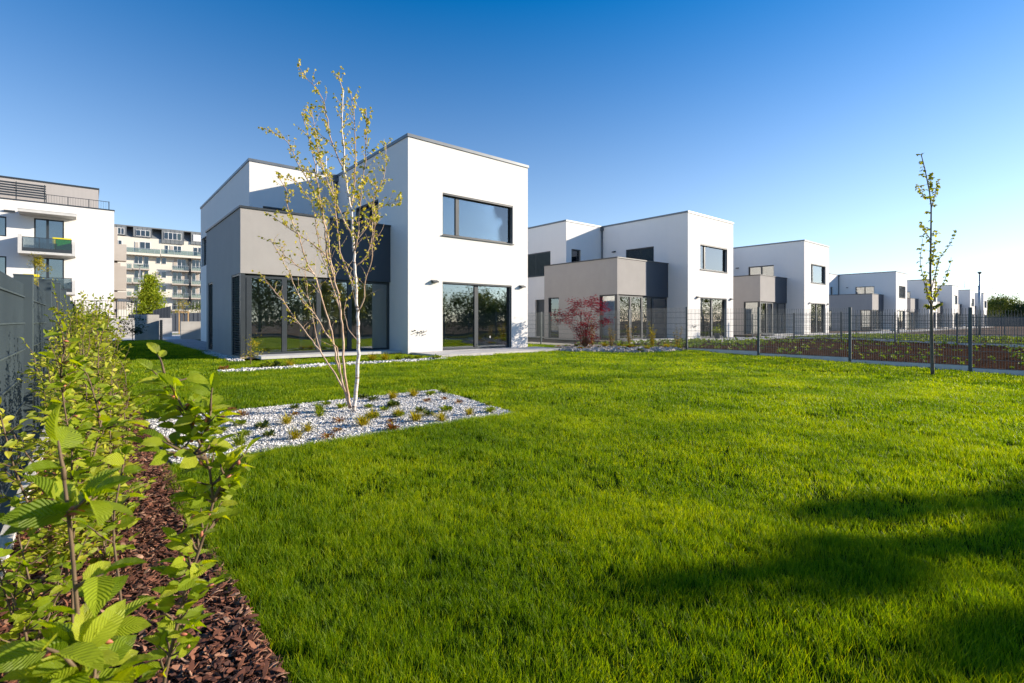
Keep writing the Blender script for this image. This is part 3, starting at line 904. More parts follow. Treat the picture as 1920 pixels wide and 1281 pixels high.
H1 = house((7.95, 14.66, 0), "nearest and largest white house, behind the birch, with taupe glazed corner box", blinds=('corner',), refl_sheets=('upper',))
# roof collector and ladder on the first house
sp = MB(); M = Matrix.Translation((-1.15, 9.0, 7.75)) @ Matrix.Rotation(R(35), 4, 'X')
sp.box(-1.0, 1.0, -.6, .6, -.04, .04, 0, M); sp.box(-.95, -.9, -.4, -.35, 6.8 - 7.75, 0, 0, Matrix.Translation((-1.15, 9.0, 7.75)))
sp.box(.9, .95, .3, .35, 6.8 - 7.75, 0.1, 0, Matrix.Translation((-1.15, 9.0, 7.75)))
so = sp.build("solar_collector", METAL); so.location = (7.95, 14.66, 0)
tag(so, "dark tilted collector on the roof of the nearest house", "solar panel")
ld = MB()
for x in (-.86, -.50): ld.tube([(x, 5.98, 3.41), (x, 5.98, 7.85)], .022, 6)
for k in range(15): ld.tube([(-.86, 5.98, 3.65 + k * .28), (-.50, 5.98, 3.65 + k * .28)], .014, 5)
lo = ld.build("ladder", ALU); lo.location = (7.95, 14.66, 0)
tag(lo, "pale metal ladder rising behind the birch to the roof edge of the nearest house", "ladder")

house((25.4, 14.93, 0.0), "second white house from the left, behind the red maple", blinds=('terrace', 'side'), refl_sheets=('upper',), curtains=(('annex', -4.3, -3.55), ('annex', -2.9, -2.3), ('tower', 3.1, 3.9)))
house((41.35, 14.67, 0.02), "third white house, half hidden by the second, with open terrace windows", refl_sheets=('upper',), curtains=(('annex', -3.4, -2.2), ('tower', 1.5, 2.2)))
def row_house(px, ytop, lab, **k):
    D = (7.2 - CH + 0.12) * F / (HY - ytop)
    p = at(px, ytop, D); house((p.x, p.y, -0.12), lab, far=True, **k)
row_house(1680, 504.6, "fourth white house, standing just left of the young tree on the right", blinds=('upper',))
row_house(1742.5, 520.3, "fifth white house, mostly hidden behind the trunk of the young tree")
row_house(1785.5, 531.5, "sixth white house, between the young tree and the tall street lamp")
row_house(1819, 540.5, "seventh white house, whose wall stands just left of the street lamp")
row_house(1844, 547.2, "eighth and smallest white house, behind the street lamp at the end of the row")

p = at(1808, 527, 92)
m = MB(); m.tube([(0, 0, -1.3), (0, 0, 0)], [.05, .03], 6); m.box(-.5, .5, -.02, .02, -.25, -.2); m.box(-.35, .35, -.02, .02, -.55, -.5)
o = m.build("roof_antenna", STEEL); o.location = p; tag(o, "thin antenna mast on the roof of the seventh white house", "antenna")
for (px, py, Y, lab) in ((786, 624, 14.655, "tiny dark squiggle low on the front wall of the nearest house"), (1283, 616, 14.925, "tiny dark squiggle low beside the second sliding door")):
    p = onY(px, py, Y) if px < 1000 else Vector((26.0, Y, .75)); m = MB(); rr_ = random.Random(px)
    m.tube([(-.3, -.012, -.06), (-.1, -.012, .02), (.08, -.012, -.03), (.3, -.012, .06)], .006, 4, 0)
    for k in range(16): q = Vector((rr_.uniform(-.32, .32), -.02, rr_.uniform(-.06, .08))); d = Vector((rr_.uniform(-1, 1), -.3, rr_.uniform(-.6, .6))).normalized() * .07; m.face([q, q + d * .5 + Vector((0, 0, .02)), q + d, q + d * .5 - Vector((0, 0, .02))])
    o = m.build("wall_squiggle", surf("dark squiggle", (0.03, 0.035, 0.02))); o.location = p; tag(o, lab, "plant")  # thin dark line with small flakes set on the wall face
# paved terraces
def slab_thing(name, x0, x1, y0, y1, z0, z1, mat, label, cat="terrace"):
    m = MB(); m.box(x0, x1, y0, y1, z0, z1)
    o = m.build(name, mat)
    o['label'] = label; o['kind'] = 'structure'
    return o
slab_thing("terrace_paving", 8.06, 13.62, 12.95, 14.655, -0.05, 0.055, PAVE, "pale paving before the nearest sliding door")
slab_thing("terrace_paving", 25.4, 31.2, 13.0, 14.925, -0.05, 0.065, PAVE, "pale paving before the second house")
slab_thing("terrace_paving", 20.5, 25.4, 15.25, 15.35, -0.05, 0.03, PAVE, "paving beside the second annex")
slab_thing("terrace_paving", 33.0, 47.0, 12.9, 14.66, -0.05, 0.05, PAVE, "pale paving before the third house")
slab_thing("terrace_paving", 47.0, 125.0, 12.9, 14.9, -0.14, -0.02, PAVE, "paving along the far houses")
slab_thing("stepping_path", 26.5, 31.3, 12.0, 12.9, 0.03, 0.09, PAVE, "paved path crossing the soil before the second house")

# ------------------------------------------------------------------ mesh fences
def fence_panel_mesh(L, H, step, wire=0.0055, hstep=0.2, double=True):
    m = MB()
    n = int(L / step)
    for i in range(n + 1):
        y = i * L / n
        m.box(-wire / 2, wire / 2, y - wire / 2, y + wire / 2, 0.0, H)
    k = 0
    z = 0.03
    while z < H - 0.02:
        for dx in ((-wire * 1.1, wire * 1.1) if double else (wire,)):
            m.box(dx - wire * .55, dx + wire * .55, 0, L, z - wire * .6, z + wire * .6)
        z += hstep
    return m.mesh("wire_panel", FENCEM)

def fence(label, x, ys, tops, zbase, step=0.05, wire=0.0055, pw=(0.045, 0.06), plinth=True, closed=False, phgt=0.15, cat="fence", sag=0.0, grp=None, x2=None):
    e = empty("mesh_fence", (x, ys[0], 0), label, cat, grp)
    cache = {}
    for i, y in enumerate(ys):
        t = tops[i] if hasattr(tops, '__len__') else tops
        z0 = zbase(y)
        zt = t if hasattr(tops, '__len__') else z0 + t
        p = MB()
        p.box(-pw[0] / 2, pw[0] / 2, -pw[1] / 2, pw[1] / 2, z0 - .1, zt - 0.012)
        p.box(-pw[0] / 2 - .003, pw[0] / 2 + .003, -pw[1] / 2 - .003, pw[1] / 2 + .003, zt - 0.012, zt)
        for kk in range(3):
            zz = z0 + .3 + kk * .45
            p.box(-pw[0] / 2 - .012, -pw[0] / 2, -.012, .012, zz, zz + .03)
            p.box(pw[0] / 2, pw[0] / 2 + .012, -.012, .012, zz, zz + .03)
        o = p.build("post", FENCEM, e); o.location = (0, y - ys[0], 0)
        if i < len(ys) - 1:
            y2 = ys[i + 1]
            zt2 = (tops[i + 1] if hasattr(tops, '__len__') else zbase(y2) + t)
            H = round(zt - z0 - (phgt * .6 if plinth else 0.05) - .02, 2); L = round(y2 - y - pw[1], 2)
            key = (H, L)
            if key not in cache: cache[key] = fence_panel_mesh(L, H, step, wire)
            zm = (z0 + zbase(y2)) / 2
            o = mobj("wire_panel", cache[key], e, (0, y - ys[0] + pw[1] / 2, zt - .02 - H))
            if plinth:
                pl = MB(); nn = 1
                for q in range(nn):
                    a, b_ = y - ys[0] + pw[1] / 2 + .004 + q * L / nn, y - ys[0] + pw[1] / 2 + (q + 1) * L / nn - .008
                    pl.box(-.028, .028, a, b_, min(z0, zbase(y2)) - .12, max(z0, zbase(y2)) * .5 + min(z0, zbase(y2)) * .5 + phgt * .55)
                pl.build("plinth", KERB, e)
    return e

# left boundary fence (dense double wire, stepping up towards the back)
ysl = [0.36, 2.88, 5.40, 7.92, 10.44, 12.96, 15.48, 18.0, 20.52, 23.04, 25.56, 28.08, 30.6]
tpl = [1.33, 1.40, 1.455, 1.575, 1.68, 1.69, 1.66, 1.64, 1.62, 1.60, 1.60, 1.60, 1.60]
fence("anthracite double-wire garden fence on the left, running beside the hornbeam hedge", -0.385, ysl, tpl, lambda y: 0.0, 0.05, 0.0075, (0.105, 0.10), plinth=False)
# its concrete edging, light grey blocks
for k in range(13):
    pass
pe = empty("edging", (-0.315, 0, 0), "pale concrete edging between left fence and bark mulch", "edging")
y = 0.0
while y < 31:
    m = MB(); m.box(-.025, .03, 0.004, .994, -.2, 0.035 + random.uniform(-.008, .008)); o = m.build("edging_block", KERB, pe); o.location = (0, y, 0)
    y += 1.0
ysr = [2.06 + 2.463 * k for k in range(-3, 8)]
fence("anthracite wire mesh fence bounding the lawn on the right, nearest of the wire fences", 16.0, ysr, 1.495, lambda y: zf(16, y), 0.05, 0.0075, (0.05, 0.065), grp=None)
ysb = [4.52 + 2.4 * k for k in range(-4, 5)]
fence("second wire mesh fence, beyond the dark soil and before the third house", 31.5, ysb, 1.5, lambda y: zf(31.5, y), 0.07, 0.011, (0.06, 0.07))
ysc = [1.0 + 2.4 * k for k in range(0, 6)]
fence("third wire mesh fence, standing before the fourth house", 47.5, ysc, 1.5, lambda y: -.02, 0.12, 0.013, (0.06, 0.07))
ysc = [3.0 + 2.4 * k for k in range(0, 5)]
fence("farthest wire mesh fence, standing beyond the street lamp", 58.5, ysc, 1.45, lambda y: -.06, 0.15, 0.015, (0.07, 0.08), plinth=False)

# ------------------------------------------------------------------ apartment block on the left
AYY = 53.6
e = empty("apartment_block", (0, AYY, 0), "white apartment block at the left edge with taupe penthouse and glass balconies", "apartment block")
pL = onY(-150, 373, AYY).x; pR = onY(214, 396, AYY).x; ztop = onY(214, 396, AYY).z
def rectY(px0, px1, py0, py1, Y):
    a = onY(px0, py0, Y); b = onY(px1, py1, Y)
    zc0 = onY((px0 + px1) / 2, py0, Y).z; zc1 = onY((px0 + px1) / 2, py1, Y).z
    return (a.x, b.x, zc1, zc0)
def sub(o): return None
up2 = rectY(63.7, 120, 426, 476, AYY); up2 = (up2[0], up2[1], 6.55, 9.05)
dn2 = (up2[0], up2[1], 3.55, 6.02)
w0 = rectY(-20, 12, 411, 444, AYY); w0 = (w0[0] - 1.2, w0[1], 7.45, 8.95)
w1 = (w0[0], w0[1], 4.45, 5.95)
ap = MB()
wall(ap, 'y', 0, pL, pR, 0, ztop, [up2, dn2, w0, w1], th=.4)
ap.box(pR - .4, pR, .4, 14, 0, ztop)
ap.box(pL, pL + .4, .4, 14, 0, ztop)
ap.build("wall", [WHITE, INNER], e)
ai = MB(); ai.box(pL + .4, pR - .4, .4, 14, 6.2, 6.4); ai.box(pL + .4, pR - .4, .4, 14, 3.2, 3.4); ai.box(pL + .4, pR - .4, 3.5, 3.6, 0, 10); ai.box(pL + .4, pR - .4, .4, 14, 9.2, 9.4)
ai.build("interior", INNER, e)
m = MB(); m.box(pL - .03, pR + .04, -.04, 14, ztop, ztop + .09); m.build("roof_edge", METAL, e)
q = onY(184.6, 354, AYY + 2.5); 
m = MB(); m.box(pL, q.x, 2.5, 13, ztop + .09, onY(184.6, 356, AYY + 2.5).z); m.build("penthouse", GREY2 if 'GREY2' in globals() else stucco("pale taupe render", (0.47, 0.44, 0.42), .04), e)
m = MB(); zt = onY(184.6, 356, AYY + 2.5).z; m.box(pL, q.x + .06, 2.44, 13.1, zt, zt + .12); m.build("penthouse_roof_edge", METAL, e)
for (r_, nm) in ((up2, "balcony_door"), (dn2, "balcony_door")):
    window(e, nm, 'y', 0, *r_, mull=((r_[0] + r_[1]) / 2 - .1,), mw=.16, fw=.09, rec=.15)
for r_ in (w0, w1):
    window(e, "window", 'y', 0, *r_, mull=((r_[0] + r_[1]) / 2,), fw=.09, rec=.15)
bx0 = onY(33, 470, AYY - 1.5).x; bx1 = onY(141.5, 480, AYY - 1.5).x
def balcony(zs, zt, left_panel, right_green):
    b = MB()
    b.box(bx0, bx1, -1.5, 0, zs - .12, zs + .06)
    b.box(bx0, bx0 + .22, -1.5, 0, zs + .06, zt + .15)
    b.box(bx1 - .2, bx1, -1.5, 0, zs + .06, zt - .15)
    bo = b.build("balcony", SLAB, e)
    g = MB(); g.box(bx0 + .24, bx1 - 1.2, -1.46, -1.445, zs + .1, zt - .03); g.build("glass_guard", BGLASS, bo)
    g = MB(); g.box(bx1 - 1.18, bx1 - .22, -1.46, -1.445, zs + .1, zt - .03); g.build("glass_guard", GREENGLASS if right_green else BGLASS, bo)
    r_ = MB(); r_.box(bx0 + .22, bx1 - .2, -1.48, -1.43, zt - .03, zt + .01); r_.box(bx0 + .22, bx1 - .2, -1.49, -1.43, zs + .05, zs + .32)
    for k in range(4): xx = bx0 + .24 + k * (bx1 - bx0 - .5) / 3; r_.box(xx, xx + .035, -1.47, -1.44, zs + .32, zt - .03)
    r_.build("handrail", METAL, bo)
    return bo
b1 = balcony(6.25, 7.38, False, True)
pnl = MB(); pnl.box(bx1 - 1.35, bx1 - .25, -.95, -.9, 6.32, 7.55); o = pnl.build("privacy_panel", YELLOW, b1); o['label'] = "yellow privacy panel behind the green glass"
b2 = balcony(3.25, 4.38, True, False)
pnl = MB(); pnl.box(bx0 + .25, bx0 + 1.15, -.95, -.9, 3.32, 4.62); o = pnl.build("privacy_panel", YELLOW, b2)
m = MB(); m.box(bx0, bx1 + .05, -1.6, 0, 9.22, 9.42); m.box(bx0 - .02, bx1 + .07, -1.62, 0, 9.42, 9.46); m.build("canopy", SLAB, e)
def louvres():
    m = MB(); x1 = onY(86, 355, AYY + .4).x
    for k in range(6):
        m.box(pL, x1, 0.2 + k * .05, 0.26 + k * .05, ztop + .35 + k * .2, ztop + .47 + k * .2)
    for k in range(5):
        xx = x1 - .1 - k * 1.6; m.box(xx, xx + .06, .3, .36, ztop + .1, ztop + 1.5)
    m.build("louvre_screen", METAL, e)
    m = MB(); x = x1
    while x < pR - .3:
        m.box(x, x + .012, .3, .312, ztop + .09, ztop + .75); x += .16
    m.box(x1, pR - .3, .29, .33, ztop + .75, ztop + .79)
    for k in range(4): xx = x1 + (pR - .35 - x1) * k / 3; m.box(xx, xx + .05, .285, .335, ztop + .09, ztop + .8)
    m.build("roof_railing", METAL, e)
louvres()
p_ = onY(18, 396, AYY); lm = MB(); lm.box(p_.x - .3, p_.x + .3, -.12, 0, p_.z - .06, p_.z + .06); lm.build("wall_lamp", METAL, e)

# ------------------------------------------------------------------ beige stepped concrete stair block behind it
YB = 74.0
a = onY(180, 460, YB); b = onY(221, 460, YB); c = onY(236.5, 460, YB)
e = empty("stair_block", (a.x, YB, 0), "beige concrete balcony stack squeezed between the two apartment buildings", "building")
BEIGE = surf("beige concrete", (0.43, 0.38, 0.33), (0.50, 0.45, 0.40), rough=0.9, scale=.6)
m = MB(); m.box(-1, b.x - a.x, .8, 8, 0, onY(221, 425, YB).z); m.build("wall", BEIGE, e)
def zY(py, px=225): return onY(px, py, YB).z
for (y0, y1, w) in ((459, 490, 1), (494, 524, .8), (500, 545, 1), (548, 560, 1), (566, 580, 1)):
    m = MB(); m.box(-1, (c.x - a.x) * w, -.6 * w, .8, zY(y1), zY(y0)); m.build("balcony", BEIGE, e)

# ------------------------------------------------------------------ cream apartment building with grey mansard
YC = 134.0
CREAM = stucco("cream render", (0.72, 0.685, 0.60), .04, .02)
ZINC = surf("standing seam zinc", (0.17, 0.185, 0.195), (0.23, 0.245, 0.255), rough=.5, scale=.5, metal=.2)
WFR = surf("white window frame", (0.78, 0.78, 0.78), rough=.5)
DGL = glassmat("far window glass", (0.03, 0.05, 0.09), 0.7)
RAILG = glassmat("far rail glass", (0.55, 0.62, 0.60), 0.5)
k_ = 200 / 1220
def cp(x, y): return (200 + x * k_, 410 + y * k_)
def crect(x0, x1, y0, y1, Y=YC):
    p0 = cp(x0, y0); p1 = cp(x1, y1)
    return rectY(p0[0], p1[0], p0[1], p1[1], Y)
org = onY(200, 600, YC)
e = empty("apartment_building", (org.x, YC, 0), "cream five-storey apartment building with grey zinc mansard in the far left background", "apartment building")
E = Matrix.Translation((-org.x, -YC, 0))
def lb(mb, x0, x1, y0, y1, z0, z1): mb.box(x0 - org.x, x1 - org.x, y0 - YC, y1 - YC, z0, z1)
xl = org.x - 12; xr_ = org.x + 60
z_eave = crect(300, 300, 210, 210)[2]; z_roof = crect(600, 600, 118, 118)[2]
m = MB(); lb(m, xl, xr_, YC, YC + 14, 0, z_eave); m.build("wall", CREAM, e)
m = MB(); x0 = xl - org.x; x1 = xr_ - org.x
m.face([(x0, .0, z_eave), (x1, .0, z_eave), (x1, 1.6, z_roof - .1), (x0, 1.6, z_roof - .1)])
m.box(x0, x1, 1.6, 14, z_eave, z_roof - .1)
xx = x0
while xx < x1:
    m.box(xx, xx + .06, 0.0, 1.62, z_eave, z_eave + .02); xx += .6
m.build("mansard_roof", ZINC, e)
m = MB(); m.box(x0, x1, -.15, 14.1, z_roof - .1, z_roof + .12); m.build("roof_edge", ZINC, e)
for (x0_, x1_, y0_, y1_, wx0, wx1, wy0, wy1, n) in ((60, 225, 70, 185, 90, 200, 105, 180, 3), (305, 515, 85, 215, 335, 495, 135, 205, 3), (630, 880, 120, 290, 655, 852, 165, 245, 4), (965, 1120, 150, 300, 985, 1100, 190, 265, 2), (1200, 1420, 180, 310, 1230, 1400, 215, 280, 4)):
    r_ = crect(x0_, x1_, y0_, y1_)
    m = MB(); lb(m, r_[0], r_[1], YC - .25, YC + 2, r_[2], z_roof - .11)
    nn = int((r_[1] - r_[0]) / .7)
    for q_ in range(nn + 1):
        x_ = r_[0] + (r_[1] - r_[0]) * q_ / nn; lb(m, x_ - .03, x_ + .03, YC - .29, YC - .25, r_[2], z_roof - .11)
    d = m.build("dormer", ZINC, e)
    r_ = crect(wx0, wx1, wy0, wy1)
    f = MB(); lb(f, r_[0], r_[1], YC - .33, YC - .28, r_[2], r_[3]); f = f.build("window", WFR, d)
    for q_ in range(n):
        ww = (r_[1] - r_[0]) / n; g = MB(); lb(g, r_[0] + q_ * ww + .07, r_[0] + (q_ + 1) * ww - .07, YC - .36, YC - .33, r_[2] + .08, r_[3] - .08)
        g.build("pane", WFR if x0_ == 965 else DGLD, f) if False else g.build("pane", WFR if x0_ == 965 else (DGL if random.random() < .8 else RAILG), f)
wins = [(320, 370, 265, 375, 1), (382, 500, 268, 350, 2), (668, 705, 305, 400, 1), (720, 855, 312, 385, 3), (995, 1040, 330, 425, 1), (1048, 1110, 332, 410, 2),
        (318, 410, 430, 515, 2), (425, 482, 435, 558, 1), (565, 615, 445, 517, 1), (630, 682, 448, 522, 1), (760, 905, 465, 572, 3), (978, 1100, 475, 572, 3),
        (318, 415, 590, 690, 2), (430, 480, 590, 722, 1), (565, 615, 605, 677, 1), (630, 682, 607, 680, 1), (755, 905, 615, 717, 3), (978, 1100, 625, 722, 3),
        (318, 415, 750, 840, 2), (430, 480, 755, 870, 1), (575, 615, 762, 832, 1), (630, 682, 765, 837, 1), (760, 905, 770, 880, 3), (978, 1100, 785, 880, 3),
        (318, 415, 905, 1010, 2), (755, 900, 930, 1040, 3), (970, 1090, 930, 1040, 3), (1250, 1350, 480, 560, 2), (1250, 1350, 640, 720, 2), (1250, 1350, 800, 880, 2), (90, 175, 245, 300, 2)]
for (a0, a1, b0, b1, n) in wins:
    r_ = crect(a0, a1, b0, b1)
    f = MB(); lb(f, r_[0], r_[1], YC - .06, YC - .01, r_[2], r_[3]); f = f.build("window", WFR, e)
    for q_ in range(n):
        ww = (r_[1] - r_[0]) / n; g = MB(); lb(g, r_[0] + q_ * ww + .07, r_[0] + (q_ + 1) * ww - .07, YC - .09, YC - .06, r_[2] + .08, r_[3] - .08)
        g.build("pane", DGL if random.random() < .85 else BEIGE, f)
def fbal(a0, a1, ys_, h=1.1):
    for yy in ys_:
        r_ = crect(a0, a1, yy, yy, YC - 1.4)
        m = MB(); lb(m, r_[0], r_[1], YC - 1.5, YC - .01, r_[2] - .15, r_[2] + .1); bo = m.build("balcony", BEIGE, e)
        m = MB(); x = r_[0]
        while x < r_[1]:
            lb(m, x, x + .04, YC - 1.48, YC - 1.44, r_[2] + .1, r_[2] + h); x += .35
        lb(m, r_[0], r_[1], YC - 1.5, YC - 1.43, r_[2] + h, r_[2] + h + .06)
        m.build("railing", STEEL, bo)
        m = MB(); lb(m, r_[0] + .1, r_[1] - .1, YC - 1.42, YC - 1.40, r_[2] + .15, r_[2] + h - .1); m.build("glass_guard", RAILG, bo)
fbal(300, 490, (578, 738, 895)); fbal(225, 292, (575, 735, 890)); fbal(745, 940, (598, 752, 910)); fbal(965, 1130, (606, 762, 915)); fbal(745, 940, (1050,)); 
r_ = crect(225, 610, 410, 410, YC - 1); 
for (a0, a1, yy) in ((225, 610, 412), (618, 1180, 440)):
    r_ = crect(a0, a1, yy, yy, YC - 1)
    m = MB(); lb(m, r_[0], r_[1], YC - 1.6, YC - .01, r_[2] - .2, r_[2] + .25); bo = m.build("terrace_slab", CREAM, e)
    m = MB(); x = r_[0]
    while x < r_[1]:
        lb(m, x, x + .05, YC - 1.55, YC - 1.5, r_[2] + .25, r_[2] + 1.3); x += 1.2
    lb(m, r_[0], r_[1], YC - 1.56, YC - 1.5, r_[2] + 1.28, r_[2] + 1.34); m.build("railing", STEEL, bo)
    m = MB(); lb(m, r_[0], r_[1], YC - 1.52, YC - 1.5, r_[2] + .3, r_[2] + 1.25); m.build("glass_guard", RAILG, bo)
r_ = crect(932, 940, 460, 1040); m = MB(); lb(m, r_[0], r_[1] + .4, YC - .5, YC - .1, r_[2], r_[3]); m.build("downpipe", METAL, e)

# ------------------------------------------------------------------ concrete yard walls behind the lawn
def block(name, px0, px1, pt, pb, Y, th, mat, label, cat="wall", ztop_=None, joints=0, grp=None):
    a = onY(px0, pb, Y); b = onY(px1, pb, Y); zt = onY(px0, pt, Y).z
    m = MB(); L = b.x - a.x; z0 = -.2
    if joints:
        w = L / joints
        for q in range(joints):
            for (u, v) in ((z0, zt * .48), (zt * .48 + .008, zt)):
                m.box(q * w + (.004 if q else 0), (q + 1) * w, 0, th, u, v)
        m.box(0.01, L - .01, .012, th - .01, z0, zt - .01)
    else: m.box(0, L, 0, th, z0, zt)
    o = m.build(name, mat); o.location = (a.x, Y, 0); tag(o, label, cat, grp); return o
block("concrete_wall", 253, 298.5, 590, 640, 34.75, .25, CONC, "tallest pale cast concrete wall panel, just right of the dark young tree", joints=2)
block("concrete_wall", 298.5, 322.5, 596.5, 628, 41.0, .25, CONC, "farther concrete wall behind the slotted box, left of the gateway")
block("concrete_wall", 339, 377, 603, 640, 34.75, .25, CONC, "low concrete wall between gateway and nearest house, half in shade", joints=2)
block("retaining_wall", 120, 256, 596.3, 628, 40.0, .3, CONC, "long low concrete retaining wall under the railing")
m = MB(); pa = onY(300.4, 607, 34.4); pb_ = onY(305, 607, 34.4)
wdt = pb_.x - pa.x
for k in range(9): m.box(0, wdt, 0, .3, .02 + k * .125, .11 + k * .125)
m.box(0.01, wdt - .01, .02, .28, 0, 1.13)
o = m.build("letterbox_stand", [METAL]); o.location = (pa.x, 34.4, 0); tag(o, "narrow dark slotted stand at the right end of the tall concrete wall", "letterbox")
rl = empty("railing", (onY(140, 600, 40).x, 40.15, 0), "thin dark railing on top of the low retaining wall", "railing")
x0 = onY(140, 600, 40).x; x1 = onY(256, 600, 40).x; zr = onY(200, 596.3, 40).z
m = MB(); x = 0
while x < x1 - x0:
    m.box(x, x + .015, 0, .015, zr, zr + 1.05); x += .13
m.box(0, x1 - x0, -.01, .03, zr + 1.05, zr + 1.08); m.box(0, x1 - x0, -.01, .03, zr + .08, zr + .1)
m.build("bars", METAL, rl)
m = MB()
for k in range(4): xx = (x1 - x0) * k / 3; m.box(xx - .02, xx + .03, -.015, .035, zr - .02, zr + 1.08)
m.build("posts", METAL, rl)
# dark corrugated panels
def corr(px0, px1, ptl, ptr, pb, Y, label, amp=.04):
    a = onY(px0, pb, Y); b = onY(px1, pb, Y); z0 = a.z; za = onY(px0, ptl, Y).z; zb = onY(px1, ptr, Y).z
    m = MB(); n = 24; L = b.x - a.x
    for i in range(n):
        t0, t1 = i / n, (i + 1) / n
        y0_ = amp if i % 2 else 0
        zz0 = za + (zb - za) * t0; zz1 = za + (zb - za) * t1
        x_0, x_1 = L * t0, L * t1
        P_ = [(x_0, y0_, z0 - .5), (x_1, y0_, z0 - .5), (x_1, y0_ + .05, z0 - .5), (x_0, y0_ + .05, z0 - .5), (x_0, y0_, zz0), (x_1, y0_, zz1), (x_1, y0_ + .05, zz1), (x_0, y0_ + .05, zz0)]
        for f in ((0, 3, 2, 1), (4, 5, 6, 7), (0, 1, 5, 4), (1, 2, 6, 5), (2, 3, 7, 6), (3, 0, 4, 7)): m.face([P_[q] for q in f])
    o = m.build("corrugated_screen", PANEL); o.location = (a.x, Y, 0); tag(o, label, "screen"); return o
corr(287, 320.5, 582, 574, 597, 52, "dark corrugated screen with sloping top behind the concrete walls")
corr(321, 420, 588, 585.5, 612, 58, "long dark corrugated fence seen through the gateway")
corr(240, 287, 590, 588, 600, 52.5, "dark screen at the foot of the bright cone-shaped tree")
# tree support frame
m = MB(); 
pA = onY(335, 617, 48); 
for x in (0, .62): m.box(x, x + .08, 0, .08, -.05, 1.85)
m.box(-.02, .72, -.01, .02, 1.72, 1.82)
o = m.build("tree_stake_frame", WOOD); o.location = (pA.x, 48, 0); tag(o, "pale timber tree support frame in the gateway", "tree stakes")
strip_sheet("verge", lin(2, 12, 6), lin(46.5, 50.5, 4), 0.012, surf("verge grass", (0.10, 0.14, 0.01), (0.2, 0.2, 0.03), scale=3), "small green verge in the gateway")

# ------------------------------------------------------------------ street lamps
def street_lamp(px, ptop, D, zb, label, head=.32, rad=.05):
    p = at(px, ptop, D)
    e = empty("street_lamp", (p.x, p.y, zb), label, "street lamp", "slim grey street lamps")
    h = p.z - zb
    m = MB(); m.tube([(0, 0, -.1), (0, 0, h - .1)], [rad, rad * .7], 10); m.build("pole", STEEL, e, True)
    m = MB(); m.tube([(0, 0, h - .14), (0, 0, h - .08)], [rad * 1.1, rad * 1.3], 10)
    m.box(-head, head, -head * .45, head * .45, h - .08, h - .02); m.build("lamp_head", METAL, e)
    return e
street_lamp(1837, 509.5, 33, -.03, "slim grey street lamp with flat head on the right, before the small houses", .2, .065)
street_lamp(1834.5, 536, 62, -.1, "smaller farther pole just left behind the street lamp on the right", .12, .05)
street_lamp(262, 497, 62, 0, "slim pale street lamp before the cream apartment building on the left", .3, .075)

# ------------------------------------------------------------------ plants
def leaf(mb, p, d, up, L, W, fold=0.25, tone=0.5, mi=0, level=1, droop=0.15):
    """pointed oval leaf starting at p along d"""
    d = d.normalized()
    s = d.cross(up)
    if s.length < 1e-4: s = d.orthogonal()
    s.normalize(); u = s.cross(d).normalized()
    if level == 0:
        m = p + d * L * .45; t = p + d * L - u * L * droop
        mb.face([p, m + s * W / 2 + u * W * fold * .5, t, m - s * W / 2 + u * W * fold * .5], mi, [(0, 0), (.5, 1), (1, 0), (.5, -1)], tone)
        return
    n = 3 if level == 1 else 7
    prof = []
    for i in range(n + 1):
        t = i / n
        w = (math.sin(math.pi * min(1, t ** 0.8 * .97 + .02)) ** .75) * W / 2 if 0 < t < 1 else 0
        c = p + d * (L * t) + u * (-L * droop * t * t)
        z = u * (w * fold * 1.2)
        if level == 2 and 0 < i < n:
            w2 = w * (1.06 if i % 2 else .95)
        else: w2 = w
        prof.append((c, c + s * w2 + z, c - s * w2 + z, t))
    for i in range(n):
        a, b = prof[i], prof[i + 1]
        if i == 0:
            mb.face([a[0], b[1], b[0]], mi, [(0, 0), (b[3], 1), (b[3], 0)], tone); mb.face([a[0], b[0], b[2]], mi, [(0, 0), (b[3], 0), (b[3], -1)], tone)
        elif i == n - 1:
            mb.face([a[0], a[1], b[0]], mi, [(a[3], 0), (a[3], 1), (1, 0)], tone); mb.face([a[0], b[0], a[2]], mi, [(a[3], 0), (1, 0), (a[3], -1)], tone)
        else:
            mb.face([a[0], a[1], b[1], b[0]], mi, [(a[3], 0), (a[3], 1), (b[3], 1), (b[3], 0)], tone)
            mb.face([a[0], b[0], b[2], a[2]], mi, [(a[3], 0), (b[3], 0), (b[3], -1), (a[3], -1)], tone)

def interp(pts, n):
    """resample polyline"""
    pts = [Vector(p) for p in pts]
    L = [0]
    for i in range(1, len(pts)): L.append(L[-1] + (pts[i] - pts[i - 1]).length)
    out = []
    for k in range(n + 1):
        t = L[-1] * k / n
        for i in range(1, len(pts)):
            if t <= L[i] + 1e-9:
                f = (t - L[i - 1]) / max(L[i] - L[i - 1], 1e-9)
                out.append(pts[i - 1].lerp(pts[i], f)); break
    return out, L[-1]

def rdir(r, zmin=-1, zmax=1):
    a = r.uniform(0, 6.283); z = r.uniform(zmin, zmax); q = math.sqrt(max(0, 1 - z * z))
    return Vector((q * math.cos(a), q * math.sin(a), z))

